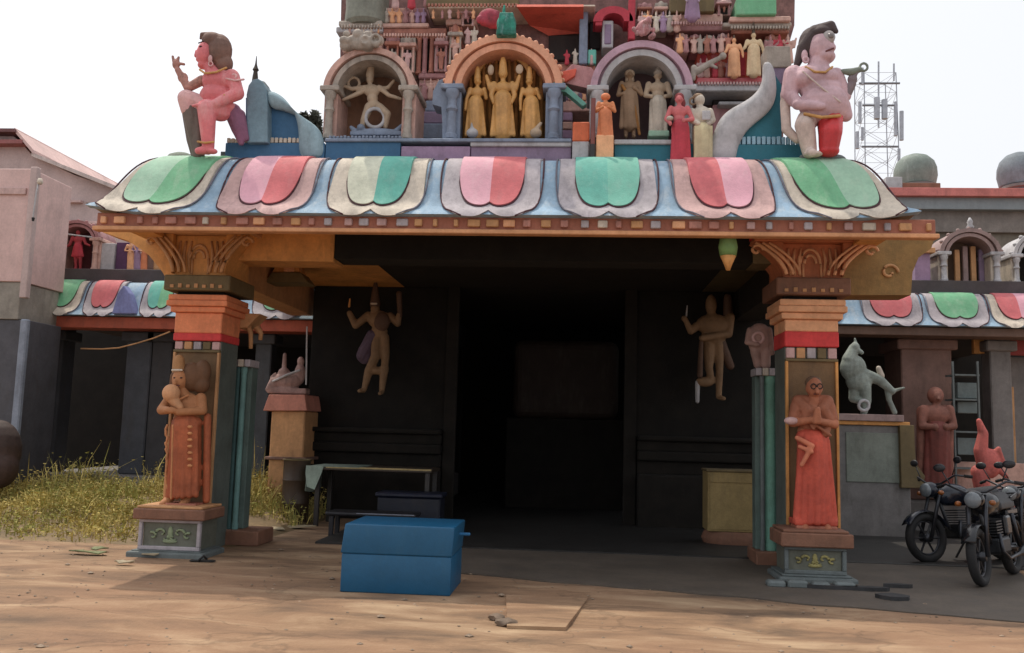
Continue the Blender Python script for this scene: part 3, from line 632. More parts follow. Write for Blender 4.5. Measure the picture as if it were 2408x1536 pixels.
# ---------------------------------------------------------------- arched niches on the roof
def arch_ring(bm, cx, zs, r0, r1, y0, y1, sq=1.0, n=28, a0=0.0, a1=math.pi):
    g = []
    for i in range(n + 1):
        a = a0 + (a1 - a0) * i / n; c, s = math.cos(a), math.sin(a) * sq
        g.append([bm.verts.new((cx + r * c, y, zs + r * s)) for r, y in ((r0, y0), (r1, y0), (r1, y1), (r0, y1))])
    for p, q in zip(g, g[1:]):
        for k in range(4): bm.faces.new((p[k], p[(k + 1) % 4], q[(k + 1) % 4], q[k]))
    bm.faces.new(g[0]); bm.faces.new(g[-1][::-1])
def niche(name, label, cx, hw_in, hw_out, ys, ytop, ybot, Y, mats, bumps=0, cols=(0, 0), D=.62):
    """mats: lining, inner ring, outer ring, column, back"""
    s = Y / F; c = P(cx, ys, Y); zb = P(cx, ybot, Y).z; ri, ro = hw_in * s, hw_out * s; sq = (ys - ytop) / hw_in
    t = thing(name, label, 'shrine niche', (c.x, Y, zb))
    bm = bmesh.new(); arch_ring(bm, c.x, c.z, ri, ri + (ro - ri) * .38, Y, Y + D, sq); obj('inner_arch', bm, mats[1], t, smooth=True, sharp=40)
    bm = bmesh.new(); arch_ring(bm, c.x, c.z, ri + (ro - ri) * .385, ri + (ro - ri) * .56, Y + .05, Y + D, sq); obj('arch_groove', bm, mats[2], t, smooth=True, sharp=40)
    bm = bmesh.new(); arch_ring(bm, c.x, c.z, ri + (ro - ri) * .565, ro, Y - .03, Y + D, sq * .97); obj('outer_arch', bm, mats[2], t, smooth=True, sharp=40)
    # back wall
    bm = bmesh.new(); pts = [(c.x + ri * 1.1 * math.cos(a), c.z + ri * 1.1 * sq * math.sin(a)) for a in [math.pi * i / 20 for i in range(21)]] + [(c.x - ri * 1.1, zb), (c.x + ri * 1.1, zb)]
    poly_prism(bm, pts, Y + D - .1, Y + D - .02); obj('back_wall', bm, mats[4], t)
    for sgn in (-1, 1):
        x0 = c.x + sgn * ri; x1 = c.x + sgn * (ro - .0 if not cols[0] else ri + cols[0] * s); a, b = min(x0, x1), max(x0, x1)
        jm = box('jamb', a, b, Y + .06, Y + D, zb, c.z - .002, mats[0], t)
        r = (b - a) * .3
        bm = bmesh.new(); lathe(bm, (a + b) / 2, Y + .02, [(r * 1.3, zb), (r * 1.3, zb + .05), (r, zb + .07), (r * .85, zb + (c.z - zb) * .55), (r * 1.25, zb + (c.z - zb) * .6), (r * .9, zb + (c.z - zb) * .68), (r * .9, c.z - .1), (r * 1.4, c.z - .06), (r * 1.4, c.z - .004)], 12)
        obj('column', bm, mats[3], t, smooth=True, sharp=35)
        box('impost', a - .035, b + .035, Y - .04, Y + D - .05, c.z - .001, c.z + .06, mats[3], t, .01)
    if bumps:
        for i in range(bumps):
            a = math.pi * (i + .5) / bumps; r = ro + .004; k = random.uniform(.75, 1.2)
            bm = bmesh.new(); ellip(bm, (c.x + r * math.cos(a), Y + .04, c.z + r * sq * .97 * math.sin(a)), (.032 * k, .05, .04 * k), tilt=math.pi / 2 - a, seg=8, ring=6)
            obj('flame_bead', bm, mats[2], t, smooth=True)
    return t
YN = YP + .16
MAROON = M('maroon_recess', (92, 66, 64), grime=.4)
n1 = niche('shrine_niche', 'weathered pink arched niche with the many-armed dancing figure', 868, 82, 116, 214, 133, 326, YN, (STPINK, STONE, STPINK, STONE, M('brown_recess', (136, 98, 74), grime=.5)), 0)
n2 = niche('shrine_niche', 'orange arched niche with a gilded interior at the roof centre', 1183, 105, 146, 210, 107, 327, YN, (SBLUE, ORSTONE, ORSTONE, SBLUE, GOLDD), 26, D=.46)
# gilt folds and halo lining the back of the central niche
for k in range(13):
    x = 1092 + 15 * k; yt_ = 212 - math.sqrt(max(0, 1 - ((x - 1183) / 104) ** 2)) * 92
    a = P(x, yt_, YN + .3); b = P(x + random.uniform(-3, 3), 326, YN + .3); bm = bmesh.new(); tube(bm, [b, b.lerp(a, .5) + Vector((random.uniform(-.01, .01), 0, 0)), a], [.034, .026, .02], 6); obj('gilt_fold', bm, M('gilt_fold_paint', (176, 122, 62), var=.3, grime=.5, gcol=(96, 60, 26), scale=8), n2, smooth=True)
bm = bmesh.new(); c = P(1183, 190, YN + .26); arch_ring(bm, c.x, c.z, .3, .35, c.y, c.y + .05, 1.0); obj('halo', bm, GOLD, n2, smooth=True, sharp=40)
n3 = niche('shrine_niche', 'white and lilac arched niche holding two standing figures', 1508, 86, 124, 214, 124, 326, YN, (LGREY, LGREY, M('lilac_pink_arch', (196, 160, 176), grime=.45), LGREY, M('purple_brown_recess', (96, 70, 72), grime=.4)), 0)
# stone lion-face crest over the left niche, green crest, red crest
def crest(name, label, prims, Y, mat, base, vox=2.5):
    t = thing(name, label, 'crest', P(base[0], base[1], Y)); sculpt_part('carving', prims, Y, mat, t, vox); return t
rnd = random.Random(3)
def lumps(x0, y0, x1, y1, n, r0, r1, d=10):
    return [('e', (rnd.uniform(x0, x1), rnd.uniform(y0, y1), rnd.uniform(-d, d)), (rnd.uniform(r0, r1), rnd.uniform(r0, r1))) for _ in range(n)]
crest('lion_face_crest', 'grey weathered carved crest crowning the left arch', lumps(808, 78, 892, 112, 16, 8, 15) + [('e', (850, 100, 0), (40, 20, 14)), ('t', (886, 98, -12), 11, 4), ('t', (862, 100, -14), 9, 3.5)], YN - .06, STONE, (850, 118))
crest('lotus_bud_crest', 'emerald green carved lotus crest on top of the orange arch', [('e', (1191, 58, 0), (25, 30, 18)), ('b', 1168, 76, 1214, 88, -14, 14)] + [('c', (1172 + 8 * k, 84, -14), 4, (1178 + 5.5 * k, 36, -10), 3) for k in range(6)] + [('c', (1184, 34, 0), 5, (1186, 14, 0), 3)], YN - .05, M('emerald_paint', (44, 136, 116), var=.35, grime=.5, gcol=(170, 190, 200), scale=9), (1191, 88), 2.2)
crest('flower_crest', 'red and white carved crest on top of the lilac arch', lumps(1486, 50, 1538, 88, 16, 5, 9) + [('e', (1514, 66, 0), (18, 20, 12))], YN - .05, M('crest_red_white', (184, 128, 130), var=.4, grime=.7, gcol=(214, 200, 200), scale=9), (1512, 92), 2.0)
crest('canopy_crest', 'crimson carved canopy hanging above the orange arch', lumps(1128, 24, 1168, 58, 14, 7, 12) + [('e', (1150, 42, 0), (28, 24, 14))], YN + .3, M('crimson_paint', (176, 66, 84), var=.3, grime=.4, scale=8), (1148, 66), 2.2)

# figures in the niches
BEIGE = M('beige_stone_figure', (186, 164, 140), grime=.4, gcol=(120, 100, 84))
DBEI = M('drab_figure', (150, 122, 96), grime=.45, gcol=(90, 70, 56))
YF = YN + .24
f = figure('dancing_deity_statue', 'beige many-armed dancing deity statue with tall conical crown in the left niche', 'statue', YF, (872, 318), [
    ('body', [('e', (870, 187, 0), (9.5, 12, 10)), ('c', (870, 198, 0), 6, (872, 206, 0), 7), ('e', (875, 214, 0), (20, 17, 12)), ('e', (876, 232, 0), (14, 14, 11)), ('e', (880, 248, 0), (18, 12, 12)),
      ('c', (860, 206, 0), 7, (828, 211, -4), 5.5, (809, 204, -6), 4), ('c', (860, 212, 0), 7, (830, 228, -6), 5.5, (810, 238, -10), 4), ('c', (892, 206, 0), 7, (916, 226, -4), 5.5, (944, 235, -6), 4), ('c', (892, 208, 2), 6, (912, 206, 2), 5, (926, 190, 0), 4),
      ('c', (868, 252, 0), 12, (858, 282, -6), 9, (850, 312, 0), 7), ('c', (850, 314, 0), 6, (842, 316, -12), 5), ('c', (892, 252, 0), 11, (914, 272, -12), 9, (908, 300, -6), 6), ('t', (832, 196, 0), 13, 4)], BEIGE),
    ('crown', [('c', (870, 178, 0), 11, (874, 148, 0), 8), ('e', (874, 144, 0), (6, 8))], BEIGE),
    ('sash', [('t', (884, 281, -10), 22, 5)], LGREY)])
figure('demon_base_carving', 'blue grey crouching figure carved beneath the dancing deity', 'carving', YF - .05, (890, 322), [('carving', [('e', (888, 311, 0), (58, 9, 14)), ('c', (838, 312, 0), 9, (826, 300, 0), 5), ('c', (930, 312, 0), 9, (948, 292, 0), 4), ('e', (850, 302, -6), (10, 9)), ('b', 826, 312, 948, 322, -14, 14)], SBLUE)])
def crowned(cx, top, bot, h=26): return [('c', (cx, top + h * .9, 0), 9, (cx, top + 4, 0), 6.5), ('e', (cx, top + 1, 0), (5, 6))]
figure('gilded_deity_statue', 'tallest gilded standing deity with tall crown in the middle of the orange niche', 'statue', YF - .12, (1183, 326), [('body', stand(1183, 166, 325, [((.19, .72), (.24, .9)), ((-.19, .72), (-.24, .9)), ((.17, .62), (.13, .5, -.08)), ((-.17, .62), (-.13, .5, -.08))], wide=1.15), GOLD), ('crown', [('c', (1183, 174, 0), 12, (1183, 148, 0), 9), ('e', (1183, 142, 0), (7, 9))], GOLD), ('robe', skirt(1183, 166, 325, .56, .0, .15, .2, -4, 7), GOLD), ('conch', [('e', (1155, 168, -8), (8, 14))], BEIGE), ('discus', [('e', (1222, 166, -8), (10, 13, 4))], BEIGE)])
for cx, nm, sg in ((1120, 'gilded goddess attendant on the left side of the orange niche', 1), (1248, 'gilded goddess attendant on the right side of the orange niche', -1)):
    figure('gilded_attendant_statue', nm, 'statue', YF - .11, (cx, 322), [('body', stand(cx, 182, 323, [((.16, .64), (.12, .76, -.09)), ((-.16, .64), (-.17, .46))], lean=.06 * sg), GOLD), ('crown', crowned(cx + 3 * sg, 160, 0, 28), GOLD), ('robe', skirt(cx - 1 * sg, 182, 323, .56, .0, .14, .19, -3, 6), GOLD)], group='gilded attendants')
for cx in (1111, 1260):
    figure('offering_vessel', 'pale %s on the niche floor at the feet of the gilded figures, %s' % (('pot', 'left') if cx < 1200 else ('conch', 'right')), 'vessel', YN + .05, (cx, 326), [('vessel', [('e', (cx, 313, 0), (15, 12)), ('c', (cx, 306, 0), 7, (cx + (0 if cx < 1200 else 12), 290, 0), 4)], BEIGE if cx > 1200 else LGREY)])
figure('robed_saint_statue', 'brown robed standing statue on the left inside the lilac niche', 'statue', YF - .02, (1480, 327), [('body', stand(1481, 164, 326, [((.17, .63), (.06, .7, -.1)), ((-.17, .62), (-.08, .62, -.1))]), DBEI), ('hair', [('e', (1481, 173, 4), (13, 12)), ('e', (1481, 186, 8), (12, 14))], BEIGE), ('robe', skirt(1480, 164, 326, .6, .12, .13, .15, -3), DBEI), ('sash', [('c', (1462, 205, -12), 4, (1490, 250, -14), 4, (1503, 318, -8), 4)], GOLDD)])
figure('deity_statue_pale', 'pale beige standing deity statue on the right inside the lilac niche', 'statue', YF - .02, (1547, 326), [('body', stand(1547, 168, 322, [((.19, .62), (.1, .58, -.1)), ((-.19, .62), (-.1, .58, -.1))], wide=1.2), BEIGE), ('cap', [('e', (1547, 172, 0), (11, 9)), ('e', (1547, 164, 0), (6, 6))], STONE), ('dhoti', skirt(1547, 168, 322, .5, .04, .14, .14, -3, 4), CREAM), ('plinth', [('b', 1524, 312, 1572, 326, -18, 18)], GREENL)])

# small statues along the parapet in front of the niches
SKIN = M('terracotta_skin_paint', (204, 128, 104), grime=.3, gcol=(140, 90, 70))
CRIM = M('crimson_sari_paint', (190, 62, 76), grime=.3, gcol=(130, 50, 60))
ROSEF = M('rose_statue_paint', (214, 116, 118), grime=.3, gcol=(150, 80, 84))
YS = YP - .06
figure('woman_statue', 'rose and crimson statue of a woman holding a bowl, on the eave', 'statue', YS, (1598, 384), [('body', stand(1597, 222, 385, [((.19, .63), (.05, .58, -.12)), ((-.19, .63), (-.14, .54, -.12))]), ROSEF), ('sari', skirt(1600, 222, 385, .52, .0, .13, .15, -2), CRIM), ('hair', [('e', (1598, 228, 5), (12, 12)), ('e', (1604, 240, 10), (10, 14))], M('maroon_hair', (140, 58, 60), grime=.3)), ('bowl', [('e', (1574, 284, -16), (9, 6))], CREAM)])
figure('seated_sage_statue', 'cream statue of a small sage with a book beside the crimson woman', 'statue', YS + .05, (1650, 384), [('body', [('e', (1645, 236, 0), (13, 15)), ('c', (1645, 250, 0), 8, (1648, 262, 0), 10), ('e', (1650, 274, 0), (24, 26, 16)), ('c', (1628, 262, 0), 8, (1626, 286, -6), 7, (1640, 296, -16), 6), ('c', (1670, 262, 0), 8, (1676, 284, -4), 7, (1664, 296, -14), 6)], CREAM), ('pedestal', [('c', (1652, 310, 0), 24, (1652, 370, 0), 22), ('b', 1630, 300, 1674, 384, -16, 16)], M('cream_yellow_pedestal', (208, 196, 158), grime=.4)), ('hair', [('e', (1642, 228, 4), (14, 10)), ('t', (1630, 238, 0), 8, 3)], DBEI), ('book', [('b', 1648, 268, 1668, 290, -24, -20)], LGREY)])
figure('bowing_man_statue', 'small orange statue of a man standing on a pale block', 'statue', YS + .02, (1422, 384), [('body', stand(1424, 222, 330, [((.2, .62), (.06, .68, -.14)), ((-.2, .62), (-.06, .68, -.14))], wide=1.25), M('orange_figure_paint', (222, 140, 92), grime=.35)), ('robe', skirt(1423, 222, 330, .58, .0, .16, .19, -2), ORANGE), ('pedestal', [('b', 1402, 322, 1442, 384, -16, 16)], PEACH), ('turban', [('e', (1424, 228, 0), (12, 9))], ORANGE)])
po = thing('boundary_post', 'short post painted orange above and white below, next to the brown pipe', 'post', P(1366, 384, YS))
x0, x1, z0, z1 = prange(1346, 286, 1386, 382, YS); zm = P(1366, 332, YS).z
box('white_base', x0, x1, YS, YS + .2, z0, zm, LGREY, po, .012); box('orange_top', x0, x1, YS + .003, YS + .197, zm + .001, z1, M('bright_orange_paint', (220, 112, 72), grime=.3), po, .012)
pp = thing('standpipe', 'thin dark brown pipe with black foot standing on the eave', 'pipe', P(1393, 382, YS - .05))
s = YS / F; a = P(1393, 382, YS - .05); bm = bmesh.new(); lathe(bm, a.x, a.y, [(5.5 * s, P(1393, 345, YS).z), (5.5 * s, P(1393, 236, YS).z)], 10); obj('tube', bm, M('brown_pipe', (122, 64, 58), rough=.5), pp, smooth=True, sharp=40)
bm = bmesh.new(); lathe(bm, a.x, a.y, [(12 * s, a.z - .01), (12 * s, a.z + .012), (7.5 * s, a.z + .014), (7.5 * s, P(1393, 344, YS).z)], 12); obj('foot', bm, M('black_iron', (44, 38, 38), rough=.5), pp, smooth=True, sharp=40)

# ---------------------------------------------------------------- seated corner figures on the eave
PSK = M('pink_figure_paint', (224, 124, 128), var=.14, grime=.6, gcol=(232, 200, 198), scale=1.4)
PSK2 = M('pale_pink_figure_paint', (226, 178, 176), var=.12, grime=.4, gcol=(130, 110, 110))
BRN = M('weathered_brown_hair', (132, 100, 88), var=.25, grime=.4)
DKG = M('dark_grey_cloth', (112, 100, 92), grime=.5)
YC = YL + OV - .12
t = figure('dwarf_attendant_statue', 'pink seated dwarf attendant statue with one hand raised, left corner of the eave', 'statue', YC, (495, 374), [
    ('body', [('e', (484, 128, 0), (22, 33, 26)), ('c', (464, 122, -2), 5, (462, 132, -2), 5.5), ('e', (470, 142, -2), (9, 6, 12)), ('e', (478, 154, 0), (14, 10, 16)), ('c', (492, 156, 0), 15, (500, 170, 0), 18),
      ('e', (514, 192, 0), (46, 30, 30)), ('e', (508, 226, 0), (42, 30, 32)), ('e', (512, 250, 4), (44, 22, 30)),
      ('c', (546, 180, 0), 19, (562, 224, -10), 17, (520, 256, -34), 12), ('e', (500, 262, -40), (17, 9, 10)), ('c', (486, 262, -46), 4, (474, 266, -50), 3.5),
      ('c', (520, 262, 0), 26, (498, 266, -30), 24, (500, 355, -26), 15), ('c', (500, 360, -26), 13, (484, 368, -44), 9), ('e', (512, 366, -34), (14, 7, 12))], PSK),
    ('far_leg', [('c', (480, 250, 4), 26, (446, 238, -16), 23), ('c', (446, 240, -16), 23, (448, 262, -14), 19)], PSK2),
    ('cloth', [('c', (450, 258, -12), 20, (464, 330, -6), 17, (470, 366, -6), 15), ('c', (436, 262, -4), 8, (446, 330, 0), 8, (456, 370, 2), 7), ('c', (470, 270, -14), 10, (472, 360, -14), 9)], DKG),
    ('raised_arm', [('c', (478, 192, -8), 13, (448, 212, -14), 11, (424, 170, -14), 8), ('e', (420, 156, -14), (10, 14, 8)), ('c', (414, 150, -14), 4, (412, 138, -14), 3.5), ('c', (424, 148, -14), 4, (426, 140, -14), 3.5), ('c', (430, 156, -16), 4, (440, 158, -18), 4), ('t', (436, 188, -14), 10, 3)], M('mottled_brown_pink', (186, 134, 122), var=.3, grime=.6, scale=7)),
    ('hair', [('e', (514, 118, 6), (32, 44, 30)), ('e', (500, 96, 2), (28, 22, 26)), ('e', (522, 146, 10), (24, 26, 24)), ('c', (500, 84, 0), 10, (476, 82, -2), 6), ('c', (476, 82, -2), 6, (472, 92, -2), 3)], BRN),
    ('seat', [('c', (540, 256, 20), 22, (552, 296, 24), 18, (558, 328, 26), 8), ('c', (556, 262, 24), 14, (570, 318, 28), 7)], M('plum_cloth', (146, 96, 124), grime=.45)),
    ('ear', [('e', (502, 146, -20), (6, 10, 4)), ('t', (503, 158, -20), 5, 2)], PSK2, 1.5),
    ('eye', [('e', (481, 119, -22), (5, 3, 4))], M('eye_dark', (60, 36, 36)), 1.2)], voxel=2.4)
sculpt_part('necklace', [('c', (476, 170, -16), 3, (494, 184, -30), 3, (520, 182, -32), 3, (540, 168, -22), 3)], YC, GOLD, t, 1.4)
sculpt_part('bangle', [('c', (540, 236, -34), 3, (552, 244, -24), 3)], YC, GOLD, t, 1.4)
sculpt_part('anklet', [('c', (482, 346, -42), 3, (500, 350, -46), 3, (518, 346, -40), 3)], YC, GOLD, t, 1.4)
sculpt_part('eyebrow', [('c', (475, 110, -21), 1.8, (488, 107, -24), 1.8)], YC, M('eye_dark', (60, 36, 36)), t, 1.1)
sculpt_part('armlet', [('t', (556, 186, -16), 5, 3), ('c', (538, 192, -20), 3, (560, 198, -22), 3, (578, 192, -14), 3)], YC, PSK2, t, 1.6)
MAU = M('mauve_skin_paint', (206, 172, 178), var=.16, grime=.6, gcol=(150, 112, 118))
WHT = M('offwhite_cloth_paint', (216, 196, 186), grime=.35)
t = figure('potbellied_attendant_statue', 'mauve pot-bellied dwarf statue with a red knee, right corner of the eave', 'statue', YC, (1920, 376), [
    ('body', [('e', (1930, 114, 0), (32, 42, 34)), ('e', (1938, 138, -8), (24, 16, 26)), ('e', (1952, 122, -24), (7, 9, 9)), ('c', (1926, 144, 0), 24, (1922, 166, 0), 28), ('e', (1914, 186, 0), (62, 34, 38)), ('e', (1892, 190, -16), (28, 22, 22)), ('e', (1938, 188, -18), (28, 20, 20)), ('e', (1936, 248, -4), (58, 52, 46)), ('e', (1932, 214, 0), (52, 30, 38)),
      ('c', (1866, 176, 2), 24, (1856, 222, 4), 20, (1872, 252, -18), 13), ('c', (1870, 254, -22), 13, (1912, 264, -40), 11), ('e', (1918, 266, -42), (14, 9, 10)),
      ('c', (1980, 250, 0), 20, (1990, 270, 4), 16), ('c', (1965, 178, 2), 20, (1988, 226, 0), 14)], MAU),
    ('bent_leg', [('c', (1900, 282, 0), 26, (1888, 300, -18), 24, (1900, 358, -12), 18), ('c', (1898, 364, -12), 14, (1900, 370, -34), 11), ('e', (1906, 370, -24), (22, 7, 18))], WHT),
    ('red_leg', [('c', (1950, 282, -6), 30, (1946, 318, -24), 28, (1944, 350, -20), 24), ('e', (1944, 362, -20), (24, 14, 22))], M('scarlet_knee_paint', (206, 52, 56), grime=.2, rough=.45)),
    ('raised_arm', [('c', (1986, 230, 0), 13, (2002, 200, -6), 10), ('e', (2002, 190, -8), (12, 12, 9)), ('c', (2004, 184, -10), 5, (2012, 176, -12), 4)], M('grey_arm_paint', (132, 118, 122), grime=.4)),
    ('conch', [('c', (1978, 172, -10), 6, (2000, 174, -10), 10, (2018, 168, -10), 7), ('t', (2028, 162, -10), 9, 3.5)], M('grey_green_shell', (128, 136, 124), grime=.4)),
    ('hair', [('c', (1876, 148, 4), 9, (1890, 112, 4), 16, (1918, 80, 0), 22, (1948, 68, -8), 15), ('c', (1950, 66, -10), 13, (1960, 84, -22), 6), ('e', (1910, 100, 12), (30, 42, 30)), ('e', (1930, 82, 2), (30, 20, 32))], M('dark_brown_hair', (70, 56, 56), grime=.4)),
    ('cloth', [('e', (1858, 222, 6), (22, 26, 18)), ('c', (1848, 236, 10), 12, (1852, 300, 12), 12, (1876, 326, 8), 10)], WHT),
    ('goggles', [('e', (1942, 98, -24), (16, 17, 10))], M('grey_lens_paint', (176, 168, 164), grime=.3, rough=.3)),
    ('goggle_lens', [('e', (1945, 98, -32), (8, 8, 5))], M('dark_lens_paint', (128, 122, 120), rough=.25)),
    ('ear', [('e', (1890, 134, -8), (8, 15, 6)), ('t', (1892, 146, -12), 6, 3)], MAU, 1.6),
    ('mouth', [('c', (1934, 134, -33), 2.5, (1950, 128, -34), 2.5)], M('mouth_dark', (110, 60, 60)), 1.2),
    ('rock_seat', [('e', (1950, 372, 10), (42, 12, 26)), ('b', 1880, 366, 1970, 380, -10, 34)], SLATE)], voxel=2.4)

sculpt_part('necklace', [('c', (1888, 168, -26), 3, (1906, 184, -38), 3, (1930, 186, -40), 3, (1950, 168, -26), 3)], YC, GOLD, t, 1.4)
sculpt_part('sacred_thread', [('c', (1880, 182, -34), 2.2, (1920, 224, -46), 2.2, (1962, 256, -46), 2.2)], YC, WHT, t, 1.2)
sculpt_part('waist_belt', [('c', (1884, 280, -34), 4, (1920, 292, -46), 4, (1962, 288, -44), 4)], YC, GOLD, t, 1.5)
# ---------------------------------------------------------------- tower (gopuram) behind the niches
YG = 11.0
tow = thing('temple_tower', 'weathered pink carved temple tower rising behind the roof niches', 'temple tower', P(1340, 330, YG))
tm = dict(p=STPINK, m=MAUVEP, s=STONE, g=LGREY, b=SBLUE, r=RED, o=ORSTONE, d=SHADE_BRN, t=TEAL, gr=GREEN, ol=OLIVE, w=CREAM, pu=PURP, te=M('tower_terracotta', (176, 116, 98), var=.25, grime=.55, gcol=(92, 50, 46)),
          dk=M('tower_dark_opening', (44, 34, 32), grime=.3), cr=CRIM, sb=M('tower_scarlet', (206, 92, 72), var=.15, grime=.35, gcol=(120, 50, 44)), l=LILAC)
pprism('tower_core', [(800, 340), (800, 120), (806, -170), (1872, -170), (1868, 60), (1842, 150), (1842, 340)], YG + .25, 2.2, M('tower_shade_maroon', (138, 98, 92), var=.3, grime=.6, gcol=(70, 46, 46), scale=6), tow)  # core darkened so gaps between the carvings read as shaded recesses
T = []
# left wing: drum, cornices, pilasters
for n_, a, b, c, d, y, dp, m_ in (
    ('cornice', 796, 48, 898, 60, -.1, .5, 's'), ('cornice', 790, 62, 900, 76, -.06, .5, 'g'), ('drum_wall', 806, 76, 900, 122, .0, .4, 'p'),
    ('wall_panel', 905, 18, 952, 54, .02, .3, 'p'), ('wall_panel', 956, 18, 1000, 54, .02, .3, 'm'), ('cornice', 896, 54, 1008, 64, -.05, .4, 'p'), ('cornice', 900, 66, 1050, 80, -.02, .4, 'te'),
    ('dado', 984, 172, 1060, 184, -.05, .4, 'm'), ('wall_panel', 985, 186, 1046, 238, .0, .3, 'p'), ('step', 1000, 236, 1076, 262, -.1, .4, 'b'), ('step', 992, 262, 1076, 290, -.16, .5, 'pu'), ('step', 984, 290, 1076, 326, -.22, .6, 'b'),
    ('cornice', 1002, -4, 1220, 12, -.2, .5, 'ol'), ('ledge', 1006, 13, 1400, 17, -.25, .5, 'w'), ('cornice', 1048, 44, 1120, 58, -.04, .4, 'p'), ('window_dark', 1050, 20, 1118, 42, .2, .05, 'dk'),
    ('recess_dark', 1290, 82, 1362, 142, .2, .06, 'dk'), ('pier', 1362, 20, 1382, 150, -.1, .4, 'b'), ('pier', 1382, 116, 1402, 150, -.08, .4, 't'), ('slit_dark', 1386, 26, 1412, 114, .18, .08, 'dk'),
    ('ledge', 1300, 150, 1400, 178, -.02, .4, 'te'), ('white_pillar', 1416, 48, 1442, 112, -.14, .3, 'g'), ('panel', 1421, 56, 1438, 104, -.15, .05, 'pu'), ('red_post', 1478, -6, 1494, 92, -.2, .2, 'cr'),
    ('step', 1320, 180, 1400, 208, -.1, .4, 'm'), ('step', 1312, 208, 1392, 236, -.12, .4, 'pu'), ('step', 1312, 236, 1396, 262, -.16, .5, 'p'), ('step', 1312, 264, 1346, 284, -.2, .5, 'l'), ('step', 1312, 286, 1346, 304, -.2, .5, 'p'), ('step', 1312, 306, 1346, 326, -.2, .5, 'l'),
    ('cornice', 1575, -6, 1680, 28, -.2, .5, 'ol'), ('cornice', 1576, 32, 1700, 52, -.12, .5, 'p'), ('cornice', 1590, 54, 1720, 72, -.08, .5, 'm'), ('green_roof', 1732, -6, 1826, 34, -.3, .6, 'gr'), ('cornice', 1716, 38, 1860, 50, -.24, .6, 'p'), ('cornice', 1700, 52, 1862, 62, -.18, .6, 's'), ('cornice', 1720, 64, 1856, 78, -.1, .5, 'te'),
    ('base', 1640, 122, 1790, 182, -.02, .4, 'sb'), ('base', 1640, 182, 1822, 194, -.14, .5, 'r'), ('ledge', 1616, 196, 1822, 214, -.24, .7, 'g'), ('cornice', 1640, 216, 1800, 222, -.1, .4, 'm'), ('ledge', 1690, 238, 1770, 246, -.14, .4, 'g'), ('recess_dark', 1676, 222, 1800, 322, .06, .1, 'dk'), ('panel', 1676, 246, 1726, 322, .0, .1, 'm')):
    pb(n_, a, b, c, d, YG + y, dp, tm[m_], tow, .012)
pcol('drum', 800, -30, 902, 46, YG - .2, M('grey_green_drum', (132, 134, 122), var=.2, grime=.5), tow, [(.86, 0), (1, .12), (1, .3), (.97, .6), (1, .95), (.9, 1)], 28)
# sloping scarlet awning slab
bm = bmesh.new(); q = [P(1215, 16, YG - .35), P(1372, 16, YG - .35), P(1372, 78, YG + .2), P(1290, 84, YG + .2), P(1245, 60, YG + .1)]
a = [bm.verts.new(v) for v in q]; b = [bm.verts.new(v + Vector((0, .04, .05))) for v in q]; bm.faces.new(a); bm.faces.new(b[::-1])
for i in range(5): bm.faces.new((a[i], a[(i + 1) % 5], b[(i + 1) % 5], b[i]))
obj('scarlet_canopy', bm, tm['sb'], tow)
for k, (x, y0, y1, m_) in enumerate(((984, 82, 172, 'te'), (998, 82, 172, 'm'), (1014, 82, 170, 'te'))):
    pcol('pilaster', x - 7, y0, x + 7, y1, YG - .04, tm[m_], tow, n=10)
for k, x in enumerate((1006,)): pb('window_dark', x - 8, 92, x + 8, 164, YG + .2, .06, tm['dk'], tow)
for k, x in enumerate(()): pcol('pilaster', x - 6, 76, x + 6, 134 + k * 6, YG - .02, tm['mp' [k % 2]], tow, n=10)
for k, x in enumerate(()): pb('window_dark', x - 7, 80, x + 7, 128, YG + .18, .08, tm['dk'], tow)
for k, x in enumerate((1655, 1680, 1745)): pb('red_panel', x - 8, 128, x + 8, 178, YG - .03, .03, tm['r' if k % 2 else 'cr'], tow)
# little red domed pavilion on the tower
bm = bmesh.new(); c = P(1442, 50, YG - .2); s = YG / F
arch_ring(bm, c.x, c.z, 26 * s, 48 * s, c.y, c.y + .3, .8, 18); obj('red_arch', bm, CRIM, tow, smooth=True, sharp=40)
for x in (1398, 1488): pass
pb('red_lintel', 1400, 50, 1416, 60, YG - .19, .2, CRIM, tow)
# curved mauve roof wing to the right of the orange arch, and green ornament
pprism('roof_wing', [(1318, 178), (1345, 150), (1390, 158), (1418, 190), (1416, 232), (1380, 205), (1330, 196)], YN + .1, .2, tm['m'], tow, .01); pprism('roof_wing', [(1308, 190), (1320, 168), (1356, 160), (1352, 178), (1330, 192)], YN + .05, .2, tm['sb'], tow, .01)
pprism('green_brace', [(1294, 198), (1316, 186), (1380, 244), (1370, 250), (1330, 214), (1296, 214)], YN + .02, .12, M('sea_green_paint', (104, 164, 150), grime=.4), tow, .008)
pprism('shoulder', [(1018, 214), (1032, 188), (1062, 178), (1074, 200), (1072, 330), (1040, 330), (1040, 250), (1016, 246)], YN + .04, .3, SBLUE, tow, .01)
